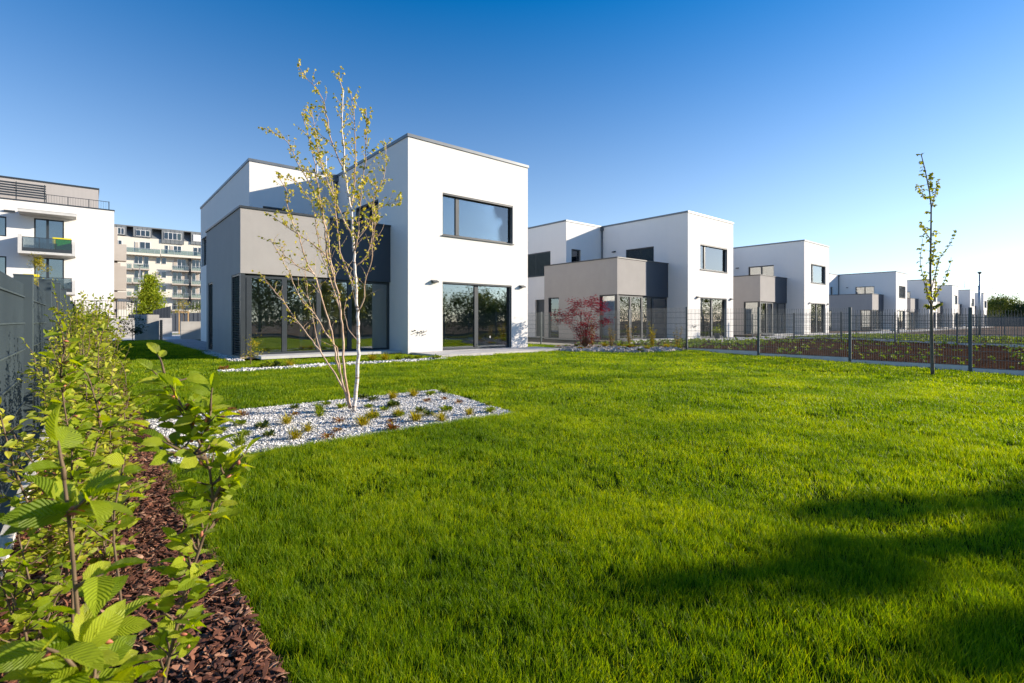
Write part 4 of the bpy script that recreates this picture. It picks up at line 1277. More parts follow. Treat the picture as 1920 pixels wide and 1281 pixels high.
def hornbeam(seed, stems, twig_step, twig_len, leafL, level, density=1.0, buds=True, zmin=.12, leafstep=.03, bands=None):
    """stems: list of polylines (local). returns meshes stem, foliage, buds"""
    r = random.Random(seed)
    st = MB(); fo = MB(); bu = MB()
    for poly in stems:
        pts, L = interp(poly, max(6, int(len(poly) * 3)))
        r0 = 0.0045 if level == 2 else 0.006
        st.tube(pts, [r0 * (1 - .6 * i / len(pts)) for i in range(len(pts))], 6)
        n = max(3, int(L / twig_step))
        for k in range(n + 1):
            t = k / n
            p = pts[int(t * (len(pts) - 1))]
            if p.z < zmin: continue
            if bands and not any(lo < p.z < hi for lo, hi in bands) and r.random() < .88: continue
            i0 = int(t * (len(pts) - 1)); d0 = (pts[min(i0 + 1, len(pts) - 1)] - pts[max(i0 - 1, 0)]).normalized()
            out = rdir(r, -.1, .45)
            d = (out + d0 * .45).normalized()
            tl = twig_len * r.uniform(.4, 1.15) * (1 - .45 * t)
            if k == n: d = d0; tl = twig_len * .6
            tp = [p]
            for q in range(4):
                d = (d + rdir(r) * .18 + Vector((0, 0, .02))).normalized()
                tp.append(tp[-1] + d * tl / 4)
            st.tube(tp, [.0028, .0024, .002, .0016, .001], 4)
            side = d.cross(Vector((0, 0, 1)))
            side = side.normalized() if side.length > .01 else Vector((1, 0, 0))
            nl = max(2, int(tl / leafstep * density))
            for j in range(nl):
                f = (j + .6) / nl; idx = min(3, int(f * 4)); q = tp[idx].lerp(tp[idx + 1], f * 4 - idx)
                sg = 1 if j % 2 else -1
                dd = (d * .55 + side * sg * .85 + rdir(r) * .35 + Vector((0, 0, -.18))).normalized()
                LL = leafL * r.uniform(.55, 1.1)
                upv = (Vector((0, 0, .6)) + SUN * .8 + rdir(r) * .6).normalized()
                leaf(fo, q, dd, upv, LL, LL * r.uniform(.52, .64), r.uniform(.1, .5), r.random(), 0, level, r.uniform(0, .35))
            leaf(fo, tp[-1], d, Vector((0, 0, 1)) + rdir(r) * .3, leafL * .8, leafL * .45, .5, r.random(), 0, level, .2)
            if buds and r.random() < .5:
                q = tp[r.randrange(1, 5)]
                dd = (rdir(r) + Vector((0, 0, -.6))).normalized(); bl = leafL * .28
                bu.tube([q, q + dd * bl * .4, q + dd * bl * .75, q + dd * bl], [.0015, .0036, .003, .0008], 5)
    return st, fo, bu

def plant(name, loc, label, cat, st, fo, bu, mats, group=None, rz=0):
    e = empty(name, loc, label, cat, group, rz)
    mobj("stem", st, e); mobj("foliage", fo, e)
    if bu is not None: mobj("bud", bu, e)
    return e
HG = "young hornbeams planted in a hedge row"
def px_poly(pts, D0, base):
    out = []
    for i, (x, y) in enumerate(pts):
        D = D0[i] if hasattr(D0, '__len__') else D0
        out.append(at(x, y, D) - Vector(base))
    return out
# A: closest, out of focus at the lower left
bA = at(150, 601, .60); bA.z = 0
stA = [[(0, 0, 0), (0.0, 0, .2)] + px_poly([(158, 1270), (145, 1150), (137, 1050), (128, 960), (120, 900)], .60, bA),
       [(0.02, 0.01, 0.25)] + px_poly([(215, 1400), (175, 1290), (120, 1230)], [.62, .60, .55], bA)]
s_, f_, b_ = hornbeam(3, stA, .008, .080, .056, 2, 1.0, zmin=.5, leafstep=.030, bands=((.845, .95), (.60, .70)))
plant("hornbeam_shrub", bA, "closest blurred hornbeam with big leaves at the lower left corner", "shrub", s_.mesh("stem", TWIG, True), f_.mesh("foliage", HORN, True), b_.mesh("bud", BUD, True), None, HG)
# B: the arching one at the lawn edge
bB = at(300, 601, 1.02); bB.z = 0
stB = [[(0, 0, 0)] + px_poly([(306, 1281), (330, 1180), (352, 1090), (378, 1020), (400, 940), (392, 870), (360, 800), (330, 740), (308, 700)], [1.02, 1.02, 1.03, 1.04, 1.05, 1.05, 1.06, 1.08, 1.1], bB),
       px_poly([(400, 940), (420, 900), (432, 880)], 1.05, bB), px_poly([(378, 830), (392, 790), (395, 770)], 1.07, bB), px_poly([(385, 860), (345, 850), (318, 830)], 1.0, bB)]
s_, f_, b_ = hornbeam(8, stB, .010, .085, .049, 2, 1.0, zmin=.36, leafstep=.024)
plant("hornbeam_shrub", bB, "arching hornbeam leaning over the lawn edge in front of the gravel", "shrub", s_.mesh("stem", TWIG, True), f_.mesh("foliage", HORN, True), b_.mesh("bud", BUD, True), None, HG)
# C: upright one before the first fence post
bC = at(137, 601, 1.65); bC.z = 0
stC = [[(0, 0, 0)] + px_poly([(135, 1040), (132, 940), (136, 850), (120, 760), (112, 700), (120, 655)], 1.65, bC),
       px_poly([(133, 950), (175, 860), (190, 790), (170, 720)], [1.65, 1.7, 1.75, 1.78], bC)]
s_, f_, b_ = hornbeam(21, stC, .013, .10, .052, 2, 1.0, zmin=.40, leafstep=.028)
plant("hornbeam_shrub", bC, "upright hornbeam standing before the first wide fence post", "shrub", s_.mesh("stem", TWIG, True), f_.mesh("foliage", HORN, True), b_.mesh("bud", BUD, True), None, HG)
# D: bare lower stem between A and B with leaves low down
bD = at(228, 601, 1.25); bD.z = 0
stD = [[(0, 0, 0)] + px_poly([(232, 1180), (222, 1080), (212, 1010), (214, 960), (225, 900)], 1.25, bD)]
s_, f_, b_ = hornbeam(33, stD, .05, .12, .048, 2, .9, zmin=.52, leafstep=.03)
plant("hornbeam_shrub", bD, "thin olive-stemmed hornbeam between the two closest shrubs", "shrub", s_.mesh("stem", TWIG, True), f_.mesh("foliage", HORN, True), b_.mesh("bud", BUD, True), None, HG)
# the low sprouting ones on the mulch
for (px, py, D, n, sd, lab) in ((60, 1010, 1.55, 4, 41, "low bushy hornbeam against the left concrete edging"),
                            (200, 900, 2.2, 4, 43, "low leafy hornbeam behind the upright shrub"), (120, 1150, .95, 3, 45, "low hornbeam under the closest blurred shrub")):
    b0 = at(px, 601, D); b0.z = 0; r = random.Random(sd)
    sts = [[(0, 0, 0), (r.uniform(-.05, .05), r.uniform(-.05, .05), .15), (r.uniform(-.15, .15), r.uniform(-.15, .15), r.uniform(.3, .5))] for _ in range(n)]
    s_, f_, b_ = hornbeam(sd, sts, .028, .16, .050, 2, .9, zmin=.04, buds=False, leafstep=.028)
    plant("hornbeam_shrub", b0, lab, "shrub", s_.mesh("stem", TWIG, True), f_.mesh("foliage", HORN, True), None, None, HG)
# the hedge row behind, four meshes shared
hm = []
for k in range(5):
    r = random.Random(60 + k)
    sts = []
    for _ in range(6):
        x, y = r.uniform(-.16, .16), r.uniform(-.18, .18); h = r.uniform(.7, 1.12)
        sts.append([(x * .3, y * .3, 0), (x * .8, y * .8, h * .4), (x * 1.2 + r.uniform(-.05, .05), y * 1.2, h * .75), (x * 1.4 + r.uniform(-.06, .06), y * 1.4, h)])
    s_, f_, b_ = hornbeam(70 + k, sts, .026, .24, .052, 1, 1.0, zmin=.10, buds=False, leafstep=.026)
    hm.append((s_.mesh("stem", TWIG, True), f_.mesh("foliage", HORNFAR if k != 1 else HORNFAR, True)))
y = 2.75; i = 0
spots = []
while y < 27:
    spots.append((-0.02 + random.uniform(-.06, .08), y)); y += .42 if y < 12 else .6
for i, (x, y) in enumerate(spots):
    s_, f_ = hm[i % 5]
    if i == 0: lab = "front shrub of the dense hornbeam row, right behind the upright hornbeam"
    elif i == len(spots) - 1: lab = "last shrub of the hornbeam row, nearest the concrete walls"
    else:
        pi = sum(1 for q in ysl[2:] if q <= y); pc = sum(1 for (_, q) in spots[:i] if sum(1 for z_ in ysl[2:] if z_ <= q) == pi)
        lab = f"{ORD[pc]} hornbeam of the hedge row counted from {'the near end' if pi == 0 else 'the ' + ORD[pi - 1] + ' fence post'}"
    h = plant("hornbeam_shrub", (x, y, 0), lab, "shrub", s_, f_, None, None, HG if i in (0, len(spots) - 1) else "dense middle shrubs of the hornbeam hedge", random.uniform(0, 6.28))
    k = .82 + .22 * sstep((y - 3) / 4) + random.uniform(-.04, .10) + (.10 if 6 < y < 10 else 0)
    h.scale = (.80, .90, k)

# generic leafy crown made of leaf clumps on limbs
def crown_tree(name, loc, label, cat, h, crown_r, trunk_h, trunk_r, nleaf, leafsize, mat, seed=1, shape='round', level=0, bark=None, clumps=26, group=None, parts=True):
    r = random.Random(seed)
    e = empty(name, loc, label, cat, group)
    t = MB(); f = MB()
    lean = Vector((r.uniform(-.04, .04), r.uniform(-.04, .04), 0)) * h
    top = Vector((lean.x, lean.y, h * .93))
    t.tube([(0, 0, -.1), Vector((0, 0, trunk_h)) + lean * .3, Vector((0, 0, (h + trunk_h) * .5)) + lean * .6, top], [trunk_r * 1.15, trunk_r * .85, trunk_r * .5, trunk_r * .15], 8)
    cl = []
    for k in range(clumps):
        u = r.random()
        if shape == 'cone':
            z = trunk_h + (h - trunk_h) * (1 - math.sqrt(1 - u) if u < 1 else 1) ; z = trunk_h + (h - trunk_h) * u ** 1.3
            rad = crown_r * (1 - (z - trunk_h) / (h - trunk_h)) ** .8 * r.uniform(.25, .95)
        elif shape == 'column':
            z = trunk_h + (h - trunk_h) * u; tt = (z - trunk_h) / (h - trunk_h)
            rad = crown_r * math.sin(math.pi * (tt * .8 + .15)) * r.uniform(.2, 1)
        else:
            z = trunk_h + (h - trunk_h) * (.08 + .92 * u); tt = (z - trunk_h) / (h - trunk_h)
            rad = crown_r * math.sqrt(max(0, 1 - (2 * tt - 1) ** 2)) * math.sqrt(r.uniform(.1, 1))
        a = r.uniform(0, 6.283)
        c = Vector((math.cos(a) * rad, math.sin(a) * rad, z)) + lean * .6
        b = Vector((0, 0, max(trunk_h * .8, z - rad * 1.0))) + lean * .4
        t.tube([b, b.lerp(c, .5) + Vector((0, 0, -.06 * rad)), c], [trunk_r * .3, trunk_r * .18, trunk_r * .06], 5)
        cl.append((c, r.uniform(.7, 1.3)))
    cs = crown_r * (.36 if shape == 'round' else .30)
    for k in range(nleaf):
        c, s = cl[r.randrange(len(cl))]
        p = c + Vector((r.gauss(0, 1), r.gauss(0, 1), r.gauss(0, .8))) * cs * .55 * s
        d = rdir(r, -.9, .5)
        leaf(f, p, d, Vector((0, 0, 1)) + rdir(r) * .6, leafsize * r.uniform(.6, 1.2), leafsize * r.uniform(.45, .8), .2, r.random(), 0, level)
    t.build("trunk", bark or TRUNK, e, True); f.build("crown", mat, e)
    return e

# birch with several stems
Bb = gnd(657, 768)
DB = (CH) * F / (768 - HY)
r = random.Random(5)
def bst(px, k=0.0, y0=768):
    """pixel polyline -> 3-D stem, receding k metres per metre of height"""
    out = []
    for (x, y) in px:
        D = DB + k * max(0, (y0 - y)) / F * DB
        out.append(at(x, y, D) - Bb)
    return out
main = bst([(663.5, 771), (665, 750), (668.5, 713), (672.6, 664), (670.4, 604), (668.5, 549), (665.8, 508), (663.6, 473), (661, 440), (660, 415), (658, 390), (650.6, 354), (646, 323), (644.5, 293), (643, 262), (641.4, 217), (643, 171), (634, 137)], .0)
stems = [
    (main, .024, True),
    (bst([(658, 390), (664, 353.7), (667, 308), (666, 262), (664, 210), (656.7, 171)], .1), .009, False),
    (bst([(657, 766), (655, 757), (650.7, 727), (644, 680), (644, 645), (640, 590), (635.7, 563), (627.5, 522), (619, 486), (616, 454), (614, 445), (602, 384), (583.6, 347.6), (559, 308), (541, 268), (519.6, 250), (495, 241)], .22), .015, False),
    (bst([(656, 764), (641, 713), (630, 672), (625, 637), (616.6, 604), (605.7, 571), (597.5, 538), (589, 514), (578, 495), (567, 473), (562, 445), (541, 399), (535, 354), (519.6, 323)], -.15), .013, False),
    (bst([(655, 766), (648, 735), (627.5, 699.5), (603, 664), (575.6, 626), (548, 590), (529, 560), (510, 541), (491, 516)], .1), .011, False),
    (bst([(638, 700), (633, 653), (611, 626), (589, 587.5), (564.7, 563), (551, 535), (540, 505), (520, 470), (506, 448)], -.3), .008, False),
    (bst([(646, 323), (632, 293), (617, 247), (608, 192), (595.7, 168), (574, 146.5), (560.7, 128)], .1), .008, False),
    (bst([(671, 584), (682, 563), (686, 522), (696, 495), (698.6, 456), (705, 414.6), (700, 380), (706, 340)], -.25), .007, False),
    (bst([(666, 500), (685, 486), (698.6, 445), (699, 375), (720.6, 335), (723.7, 268)], .3), .008, False),
    (bst([(662, 462), (678, 440), (708, 392), (739, 378), (752, 376)], -.1), .006, False),
    (bst([(640, 590), (625, 540), (600, 470), (592, 420), (585, 380), (560, 345), (540, 330)], .35), .008, False),
    (bst([(627, 522), (612, 480), (608, 420), (598, 360), (590, 310), (580, 262), (566, 214)], -.3), .009, False),
    (bst([(668, 549), (655, 520), (640, 480), (632, 430), (628, 380), (622, 340), (600, 300), (590, 250)], .4), .009, False),
    (bst([(660, 440), (648, 420), (625, 370), (610, 330), (598, 290), (590, 240), (584, 200)], .2), .008, False),
    (bst([(663, 473), (672, 440), (676, 400), (678, 350), (684, 300), (688, 250), (686, 205)], -.3), .007, False),
    (bst([(603, 664), (590, 620), (585, 580), (575, 540), (572, 500)], .3), .006, False),
    (bst([(619, 486), (590, 460), (560, 440), (530, 420), (505, 402)], .15), .006, False),
    (bst([(589, 514), (560, 500), (535, 480), (515, 455)], -.2), .006, False),
    (bst([(672, 640), (655, 620), (645, 585), (650, 560)], .2), .005, False),
]
be = empty("birch_tree", Bb, "young multi-stemmed birch with white trunk in the white gravel bed", "birch")
t1 = MB(); t2 = MB(); lf = MB()
def birch_leaf(q, n=2):
    for _ in range(n):
        d = (rdir(r, -1, .3) + Vector((0, 0, -.35))).normalized()
        L = r.uniform(.026, .043)
        leaf(lf, q + rdir(r) * .008, d, rdir(r) + SUN * .8, L, L * .72, .25, r.random(), 0, 1)
for si, (st, rad, white) in enumerate(stems):
    pts, L = interp(st, max(10, int(len(st) * 3)))
    for i in range(1, len(pts) - 1):
        pts[i] = pts[i] + Vector((r.gauss(0, .005), r.gauss(0, .005), 0))
    rr = [rad * (1 - .82 * (i / (len(pts) - 1)) ** .8) + .0015 for i in range(len(pts))]
    (t1 if white else t2).tube(pts, rr, 8 if white else 6)
    n = int(L / .06)
    for k in range(n):
        f_ = (k + r.random()) / n
        i0 = min(len(pts) - 2, int(f_ * (len(pts) - 1)))
        p = pts[i0].lerp(pts[i0 + 1], f_ * (len(pts) - 1) - i0)
        if p.z < 1.0 + .6 * r.random() and not (si in (4, 5) and p.z > .75): continue
        if si == 0 and p.z < 2.0 and r.random() < .7: continue
        d0 = (pts[i0 + 1] - pts[i0]).normalized()
        d = (rdir(r, -.1, .7) + d0 * .9).normalized()
        tl = r.uniform(.07, .30) * (1.15 - .5 * f_)
        tp = [p]
        for q in range(4):
            d = (d + rdir(r) * .25 + Vector((0, 0, .03))).normalized(); tp.append(tp[-1] + d * tl / 4)
        t2.tube(tp, [.003, .0024, .002, .0016, .001], 4)
        lo_ = p.z < 2.2
        for q in range(1, 5):
            if r.random() < (.55 if lo_ else .95): birch_leaf(tp[q], r.choice((1, 2, 3, 3)) if not lo_ else r.choice((1, 1, 2)))
    if si: birch_leaf(pts[-1], 3)
t1.build("trunk", BIRCH, be, True); t2.build("branches", BIRCHTWIG, be, True); lf.build("foliage", BIRCHLEAF, be)

# slim young tree on the right lawn
DS = (CH + 0.07) * F / (702.5 - HY)
Sb = at(1748.6, 702.5, DS); r = random.Random(9)
def sst(px, k=0.0): return [at(x, y, DS + k * (702 - y) / F * DS) - Sb for (x, y) in px]
se = empty("young_tree", Sb, "tall thin young tree with sparse leaves standing on the lawn at the right", "tree")
tr = MB(); br = MB(); lf = MB()
pts, L = interp(sst([(1748.6, 706), (1747.5, 650), (1746, 576), (1744, 516), (1745.4, 446), (1746, 386), (1742.6, 358), (1733.8, 316), (1727.5, 291)]), 30)
tr.tube(pts, [.033 * (1 - .85 * (i / 30) ** .8) + .003 for i in range(31)], 9)
trunkpts = pts
brs = [([(1746, 392), (1753, 365), (1757, 350), (1760.5, 336)], .1), ([(1743, 372), (1735, 372), (1727, 362), (1719, 346)], -.1), ([(1745, 450), (1738, 440), (1730, 425), (1725, 416)], .2),
       ([(1746, 545), (1753, 516), (1762, 484), (1772, 470), (1779.5, 463), (1786, 448), (1791, 432)], .15), ([(1746, 575), (1752, 558), (1762, 540), (1771, 528), (1776, 512), (1782, 495), (1783.5, 483)], -.15),
       ([(1745, 572), (1740, 560), (1732, 525), (1725, 495), (1727, 470), (1730, 450), (1727, 442)], .1), ([(1744, 500), (1752, 470), (1753, 452)], -.2), ([(1746, 565), (1754, 545), (1755, 510), (1757, 480)], .3), ([(1746, 570), (1738, 545), (1736, 515)], -.3),
       ([(1746, 582), (1752, 575), (1764, 568)], .1), ([(1746, 578), (1740, 574), (1735, 570)], .1), ([(1742.6, 358), (1746, 345), (1745, 325)], .1)]
def mleaf(q, n):
    for _ in range(n):
        d = (rdir(r, -.6, .3) + Vector((0, 0, -.25))).normalized(); L = r.uniform(.042, .085)
        leaf(lf, q, d, Vector((0, 0, 1)) + rdir(r) * .4, L, L * .85, .3, r.random(), 0, 1, .3)
for px, k in brs:
    pts, L = interp(sst(px, k), 16)
    br.tube(pts, [.009 * (1 - .8 * i / 16) + .001 for i in range(17)], 6)
    for i in range(3, 17):
        if r.random() < .85: mleaf(pts[i], r.choice((2, 3, 4)))
for i in range(14, 31):
    for q in range(2):
        p = trunkpts[i] + rdir(r) * .02; d = (rdir(r, .1, .8)).normalized(); l_ = r.uniform(.04, .2) * (1.2 if i < 19 else .8)
        if 19 < i < 24 and r.random() < .4: continue
        br.tube([p, p + d * l_ * .5, p + d * l_], [.004, .003, .002], 4); mleaf(p + d * l_ * .5, 2); mleaf(p + d * l_, 3)
tr.build("trunk", TRUNK, se, True); br.build("branches", TWIG, se, True); lf.build("foliage", MAPLELEAF, se)

# red maple in layered sprays
Mb = Vector((14.8, 13.1, zf(14.8, 13.1))); r = random.Random(4)
DM = Mb.x * FWD[0] + Mb.y * FWD[1]
me_ = empty("red_maple", Mb, "small dark red Japanese maple in the stone bed between the first two houses", "maple")
tr = MB(); lf = MB()
def mst(px, k): return [at(x, y, DM + k) - Mb for x, y in px]
sprays = [(1058, 590, 0), (1075, 580, .2), (1052, 600, -.2), (1068, 603, .3), (1085, 572, .1), (1100, 566, -.2), (1094, 588, -.3), (1110, 572, .2), (1124, 569, -.1), (1120, 584, .2), (1105, 596, .4), (1090, 607, -.3), (1112, 612, .1),
          (1128, 604, -.2), (1138, 602, 0), (1096, 620, .2), (1082, 617, -.1), (1104, 626, -.3), (1088, 630, .2), (1113, 633, 0), (1098, 640, .1), (1074, 588, .1), (1045, 588, 0), (1115, 560, .2), (1078, 566, -.2), (1132, 580, 0), (1100, 610, 0)]
for (x, y, k) in sprays:
    c = at(x, y, DM + k) - Mb
    mid = Vector((c.x * .35, c.y * .35, max(.1, c.z * .55)))
    tr.tube([(0, 0, -.05), mid, c], [.014, .008, .002], 5)
    for q in range(85):
        p = c + Vector((r.gauss(0, .135), r.gauss(0, .135), r.gauss(0, .075)))
        a = r.uniform(0, 6.283)
        for t in range(3):
            aa = a + (t - 1) * .8; d = Vector((math.cos(aa), math.sin(aa), r.uniform(-.5, .1))).normalized()
            leaf(lf, p, d, Vector((0, 0, 1)) + rdir(r) * .5, r.uniform(.05, .085), .026, .1, r.random(), 0, 0)
tr.build("trunk", TWIG, me_, True); lf.build("crown", REDLEAF, me_)

# tall grasses along the fence next to the maple
for i, (px, ptop, n) in enumerate(((1111, 600, 60), (1146, 606, 45), (1181, 600, 60), (1223, 606, 85), (1271, 609, 42))):
    X = 15.55; p = onX(px, 650, X); D = p.x * FWD[0] + p.y * FWD[1]; base = Vector((X, p.y, zf(X, p.y))); hh = CH + (HY - ptop) / F * D - base.z
    e = empty("tall_grass_plant", base, ["slim yellow upright plant just behind the maple crown", "thin yellowish upright plant right of the maple", "straw coloured upright plant before the glazed corner of the second house", "bushiest yellow green leaning plant by the fence", "wispy pale plant beside the right fence post"][i], "plant", "upright plants in a row beside the wire fence")
    m = MB(); f = MB(); r = random.Random(100 + i)
    for k in range(9):
        a = r.uniform(0, 6.28); s = r.uniform(.02, .12); hk = hh * r.uniform(.55, 1.02)
        top = Vector((math.cos(a) * s * 2 - (.12 if i == 3 else 0), math.sin(a) * s * 2, hk))
        m.tube([(math.cos(a) * .02, math.sin(a) * .02, 0), top * .5, top], [.006, .004, .002], 4)
        for q in range(int(n * .6)):
            t = r.uniform(.1, 1.04); pp = top * t
            leaf(f, pp, (rdir(r, -.2, .8)), Vector((0, 0, 1)), r.uniform(.05, .11), .034, .1, r.random() * (1 if t > .3 else .9), 0, 0)
    m.build("stem", TWIG, e); f.build("foliage", STRAW if i != 3 else YELLOWLEAF, e)

# potted plant at the second house
p = Vector((27.45, 14.3, .068))
e = empty("potted_plant", p, "yellow green potted plant before the sliding door of the second house", "potted plant")
m = MB(); m.tube([(0, 0, 0), (0, 0, .3)], [.13, .18], 12); m.build("pot", METAL, e)
f = MB(); r = random.Random(7)
for k in range(170): leaf(f, Vector((r.gauss(0, .14), r.gauss(0, .14), .36 + abs(r.gauss(0, .16)))), rdir(r, -.1, .8), Vector((0, 0, 1)), .13, .05, .2, r.random(), 0, 0)
f.build("foliage", BRIGHTLEAF, e)

# perennials in the gravel
kinds = {}
def perennial_mesh(kind, v):
    r = random.Random(hash((kind == 'g', kind == 'r', v)) % 1000 + v * 7); f = MB()
    if kind == 'g' or kind == 'r':
        for k in range(85 if kind == 'g' else 60):
            a = r.uniform(0, 6.283); rad = r.uniform(0, .05); e_ = r.uniform(.1, 1.1)
            d = Vector((math.cos(a) * math.cos(e_), math.sin(a) * math.cos(e_), math.sin(e_)))
            L = r.uniform(.03, .055) if kind == 'g' else r.uniform(.02, .045)
            leaf(f, Vector((math.cos(a) * rad, math.sin(a) * rad, .005 + r.uniform(0, .03))), d, Vector((0, 0, 1)), L, L * .5, .2, r.random(), 0, 1)
    else:
        for k in range(110):
            a = r.uniform(0, 6.283); e_ = r.uniform(.5, 1.45); L = r.uniform(.07, .15)
            d = Vector((math.cos(a) * math.cos(e_), math.sin(a) * math.cos(e_), math.sin(e_)))
            leaf(f, Vector((r.gauss(0, .015), r.gauss(0, .015), 0)), d, Vector((0, 0, 1)), L, .009, .1, r.random(), 0, 0, .25)
    return f.mesh("foliage", {'g': BRIGHTLEAF if v != 2 else TREELEAF, 'r': RUST, 'y': YELLOWLEAF if v != 1 else BRIGHTLEAF}[kind])
pm = {(k, v): perennial_mesh(k, v) for k in 'gry' for v in range(3)}
def pp3(x, y): return (400 + x * .1875, 680 + y * .1875)
def pp8(x, y): return (360 + x / 3, 640 + y / 3)
lst = [('g', *pp3(*q)) for q in ((80, 690), (265, 630), (310, 735), (490, 660), (555, 740), (810, 465), (1130, 425), (640, 430), (1290, 455), (1555, 455), (1500, 360), (1710, 480), (1600, 385), (1800, 440))]
lst += [('r', *pp3(*q)) for q in ((185, 490), (810, 530), (1140, 765), (1240, 695), (1790, 675), (290, 538), (1265, 600))]
lst += [('y', *pp3(*q)) for q in ((75, 600), (735, 615), (1065, 540), (1060, 500), (945, 690), (820, 765), (1500, 630), (1595, 560), (1850, 540), (1790, 365), (260, 835))]
lst += [('y', *pp8(*q)) for q in ((1130, 325), (1245, 310), (1325, 275), (1420, 290), (1560, 415), (1260, 450), (1405, 450), (1800, 392))]
lst += [('g', *pp8(*q)) for q in ((1130, 370), (1340, 305), (1285, 400), (1330, 420), (1430, 395), (1675, 400), (1665, 360), (1160, 425), (1015, 435))]
lst += [('r', *pp8(*q)) for q in ((1420, 330), (1500, 350), (1120, 460), (1130, 500), (1320, 342))]
lst.sort(key=lambda q: q[1])
names = {'g': "green leafy rosette", 'r': "reddish low cushion", 'y': "yellowish grass tuft"}
cnt = {}
for k, px, py in lst:
    p = gnd(px, py, -.02)
    if not in_gravel(p.x, p.y): continue
    v = random.randrange(3)
    o = mobj("perennial", pm[(k, v)], None, (p.x, p.y, -.02)); s = random.uniform(.85, 1.25); o.scale = (s, s, s); o.rotation_euler = (0, 0, random.uniform(0, 6.28))
    cnt[k] = cnt.get(k, 0) + 1
    tag(o, f"{ORD[cnt[k] - 1]} {names[k]} from the left in the white gravel", "perennial", f"{names[k]}s in the white gravel")
# tufts along the stone strip and the stone bed
r = random.Random(17)
for i, (px, py, kd) in enumerate(((420, 694, 'r'), (500, 689, 'g'), (515, 688, 'g'), (543, 687, 'y'), (640, 682, 'g'), (698, 676, 'y'), (722, 675, 'y'), (747, 674, 'y'), (765, 674, 'g'), (785, 672, 'g'), (818, 673, 'g'))):
    p = gnd(px, py, 0); o = mobj("strip_plant", pm[(kd, i % 3)], None, (p.x, p.y, -.01)); s = r.uniform(1.6, 2.4); o.scale = (s, s, s)
    tag(o, f"{names[kd]} on the stone strip {['at its far left end','left of the terrace middle','before the small bush','by the left pane','left of the birch stems','right of the birch trunk','second right of the birch trunk','before the dark pane end','before the white corner','just past the white corner','by the paving end'][i]}", "plant", "small plants along the stone strip")
bp_ = []
while len(bp_) < 26:
    x, y = r.uniform(12.9, 15.8), r.uniform(9.4, 14.5)
    if in_poly(x, y, STONES): bp_.append((x, y))
bp_.sort(key=lambda q: (q[0] * RGT[0] + q[1] * RGT[1]) / (q[0] * FWD[0] + q[1] * FWD[1]))
cnt = {}
for i, (x, y) in enumerate(bp_):
    kd = r.choice('gyr'); o = mobj("bed_plant", pm[(kd, i % 3)], None, (x, y, zf(x, y) + .03)); s = r.uniform(1.4, 2.4); o.scale = (s, s, s * .9)
    cnt[kd] = cnt.get(kd, 0) + 1
    tag(o, f"{ORD[cnt[kd] - 1]} {names[kd]} from the left among the rough stones by the red maple", "plant", f"{names[kd]}s among the rough stones")

# small bush by the corner blinds
crown_tree("small_bush", gnd(470, 682), "small yellow green bush before the blinds of the nearest house", "bush", .72, .30, .1, .012, 330, .045, YELLOWLEAF, 12, 'round', clumps=9, bark=TWIG)
# trees at the back left
p = onY(283, 595, 66); crown_tree("conical_tree", (p.x, 66, 0), "bright green cone-shaped tree before the cream apartment building", "tree", onY(283, 519, 66).z, 1.95, .6, .12, 9000, .26, BRIGHTLEAF, 3, 'cone', clumps=120)
p = onY(249, 640, 33.6); crown_tree("dark_sapling", (p.x, 33.6, 0), "dark leafed sapling before the left concrete wall", "tree", onY(249, 566, 33.6).z, .62, .3, .02, 650, .11, DARKLEAF, 8, 'column', clumps=16)
p = onX(78, 550, -.95); crown_tree("yellow_shrub", (-.95, p.y, 0), "yellow leafed shrub rising behind the left fence", "shrub", onX(78, 481, -.95).z, .42, .5, .02, 1500, .05, YELLOWLEAF, 14, 'column', clumps=30)
p = at(182, 601, 17); crown_tree("tall_sapling", (p.x, p.y, 0), "thin sapling sticking up above the far end of the hedge", "tree", 1.72, .3, .5, .012, 170, .07, HORNFAR, 15, 'column', clumps=12)
p = onY(862 * k_ + 200, 590, 90); crown_tree("yard_tree", (p.x, 90, 0), "small brownish tree before the ground floor balconies of the cream building", "tree", 4.2, 1.0, 1.0, .07, 700, .2, YELLOWLEAF, 16, 'round', clumps=20)
crown_tree("staked_sapling", (pA.x + .35, 48.1, 0), "thin sapling between the pale timber stakes", "tree", 3.6, .5, 1.7, .03, 130, .1, DARKLEAF, 17, 'column', clumps=12)
p = onY(375, 598, 70); crown_tree("yard_shrub", (p.x, 70, 0), "round green shrub left of the nearest house wall in the background", "shrub", 3.2, 1.2, .3, .05, 1100, .18, TREELEAF, 18, 'round', clumps=20)
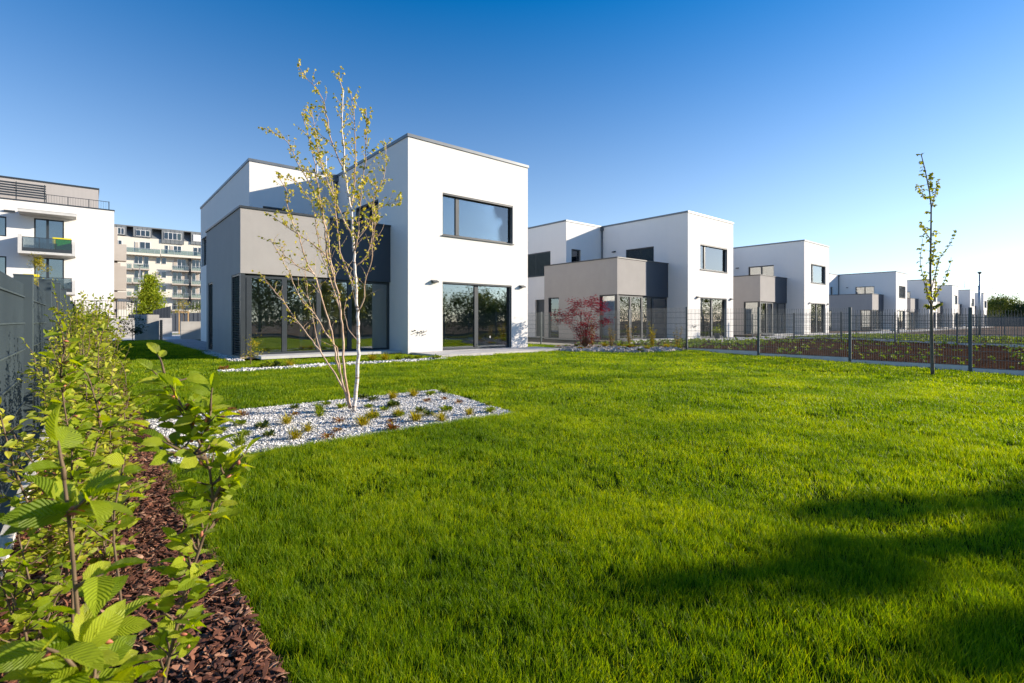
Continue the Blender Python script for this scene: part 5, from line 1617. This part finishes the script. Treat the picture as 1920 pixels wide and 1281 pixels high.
# far right trees and fence
for i, (px, ptop, D, rad, sd, lab) in enumerate(((1878, 562, 125, 4.6, 21, "big green bush at the right behind the last house"), (1860, 566, 135, 3.6, 22, "reddish green bush touching the last house"), (1917, 572, 120, 2.8, 23, "dark green bush at the right picture edge"), (1900, 574, 140, 4.0, 24, "farther green bush between the two right bushes"))):
    p = at(px, ptop, D); crown_tree("far_bush", (p.x, p.y, -.1), lab, "bush", p.z + .1, rad, .4, .15, 5200, .42, TREELEAF if i != 2 else DARKLEAF, sd, 'round', clumps=48)
p0 = at(1848, 601, 118); p1 = at(1990, 601, 100)
m = MB(); d = (p1 - p0); L = Vector((d.x, d.y, 0)).length
ang = math.atan2(d.y, d.x)
n = 40
for k in range(n): m.box(k * L / n, (k + 1) * L / n - .06, 0, .06 + .02 * (k % 2), -.2, 1.75)
m.box(0, L, .09, .12, .5, .6); m.box(0, L, .09, .12, 1.3, 1.4)
o = m.build("board_fence", PANEL); o.location = (p0.x, p0.y, -.05); o.rotation_euler = (0, 0, ang); tag(o, "dark board fence below the far bushes at the right", "fence")

# trees outside the frame to the right: they throw the long shadows on the lawn
SH = Vector((SUN.x, SUN.y, 0)).normalized(); tanE = SUN.z / math.hypot(SUN.x, SUN.y)
def shadow_tree(px, py, h, cr, n, sd, lab, leafs=.075):
    """slim young tree standing beyond the right edge; its shadow tip falls on the lawn at the given photo point"""
    g = gnd(px, py); p = g + SH * (h / tanE)
    crown_tree("garden_tree", (p.x, p.y, zf(p.x, p.y)), lab, "tree", h, cr, h * .34, .035, n, leafs, MAPLELEAF, sd, 'column', clumps=30, group="slim garden trees beyond the right edge")
for i_, (px, py, h, cr, n) in enumerate(((830, 1118, 4.6, .26, 1500), (1190, 1040, 4.4, .30, 1300), (1010, 1190, 4.3, .16, 330), (1330, 975, 4.4, .34, 1500), (1500, 1035, 4.2, .34, 1500), (1600, 1265, 4.0, .32, 1200), (1770, 872, 4.4, .36, 1100), (1850, 760, 4.4, .30, 800), (1240, 1085, 4.4, .26, 1000), (1640, 985, 4.4, .34, 1300), (1690, 1055, 4.2, .30, 1200), (1470, 1278, 4.0, .26, 1000))):
    shadow_tree(px, py, h, cr * 1.25, int(n * 3.2), 31 + i_, f"{ORD[i_]} slim garden tree outside the frame at right, whose shadow streaks the lawn", .06)

# tree line behind the camera, seen only in the window reflections
for i in range(30):
    x = -2 + i * 3.4 + random.uniform(-1, 1) if i < 16 else 58 + (i - 16) * 11; h = (7.5 if x < 19 else 4.3) * random.uniform(.85, 1.15)
    crown_tree("boundary_tree", (x, -21 + random.uniform(-2, 2), 0), f"{ORD[i]} boundary tree behind the viewer from the left, seen only in the panes", "tree", h * (1 if i < 16 else 1.5), random.uniform(2.4, 3.2) if i < 16 else 5, .5, .15, 3600, .30, TREELEAF, 200 + i, 'round', clumps=40, group="boundary trees behind the viewer")
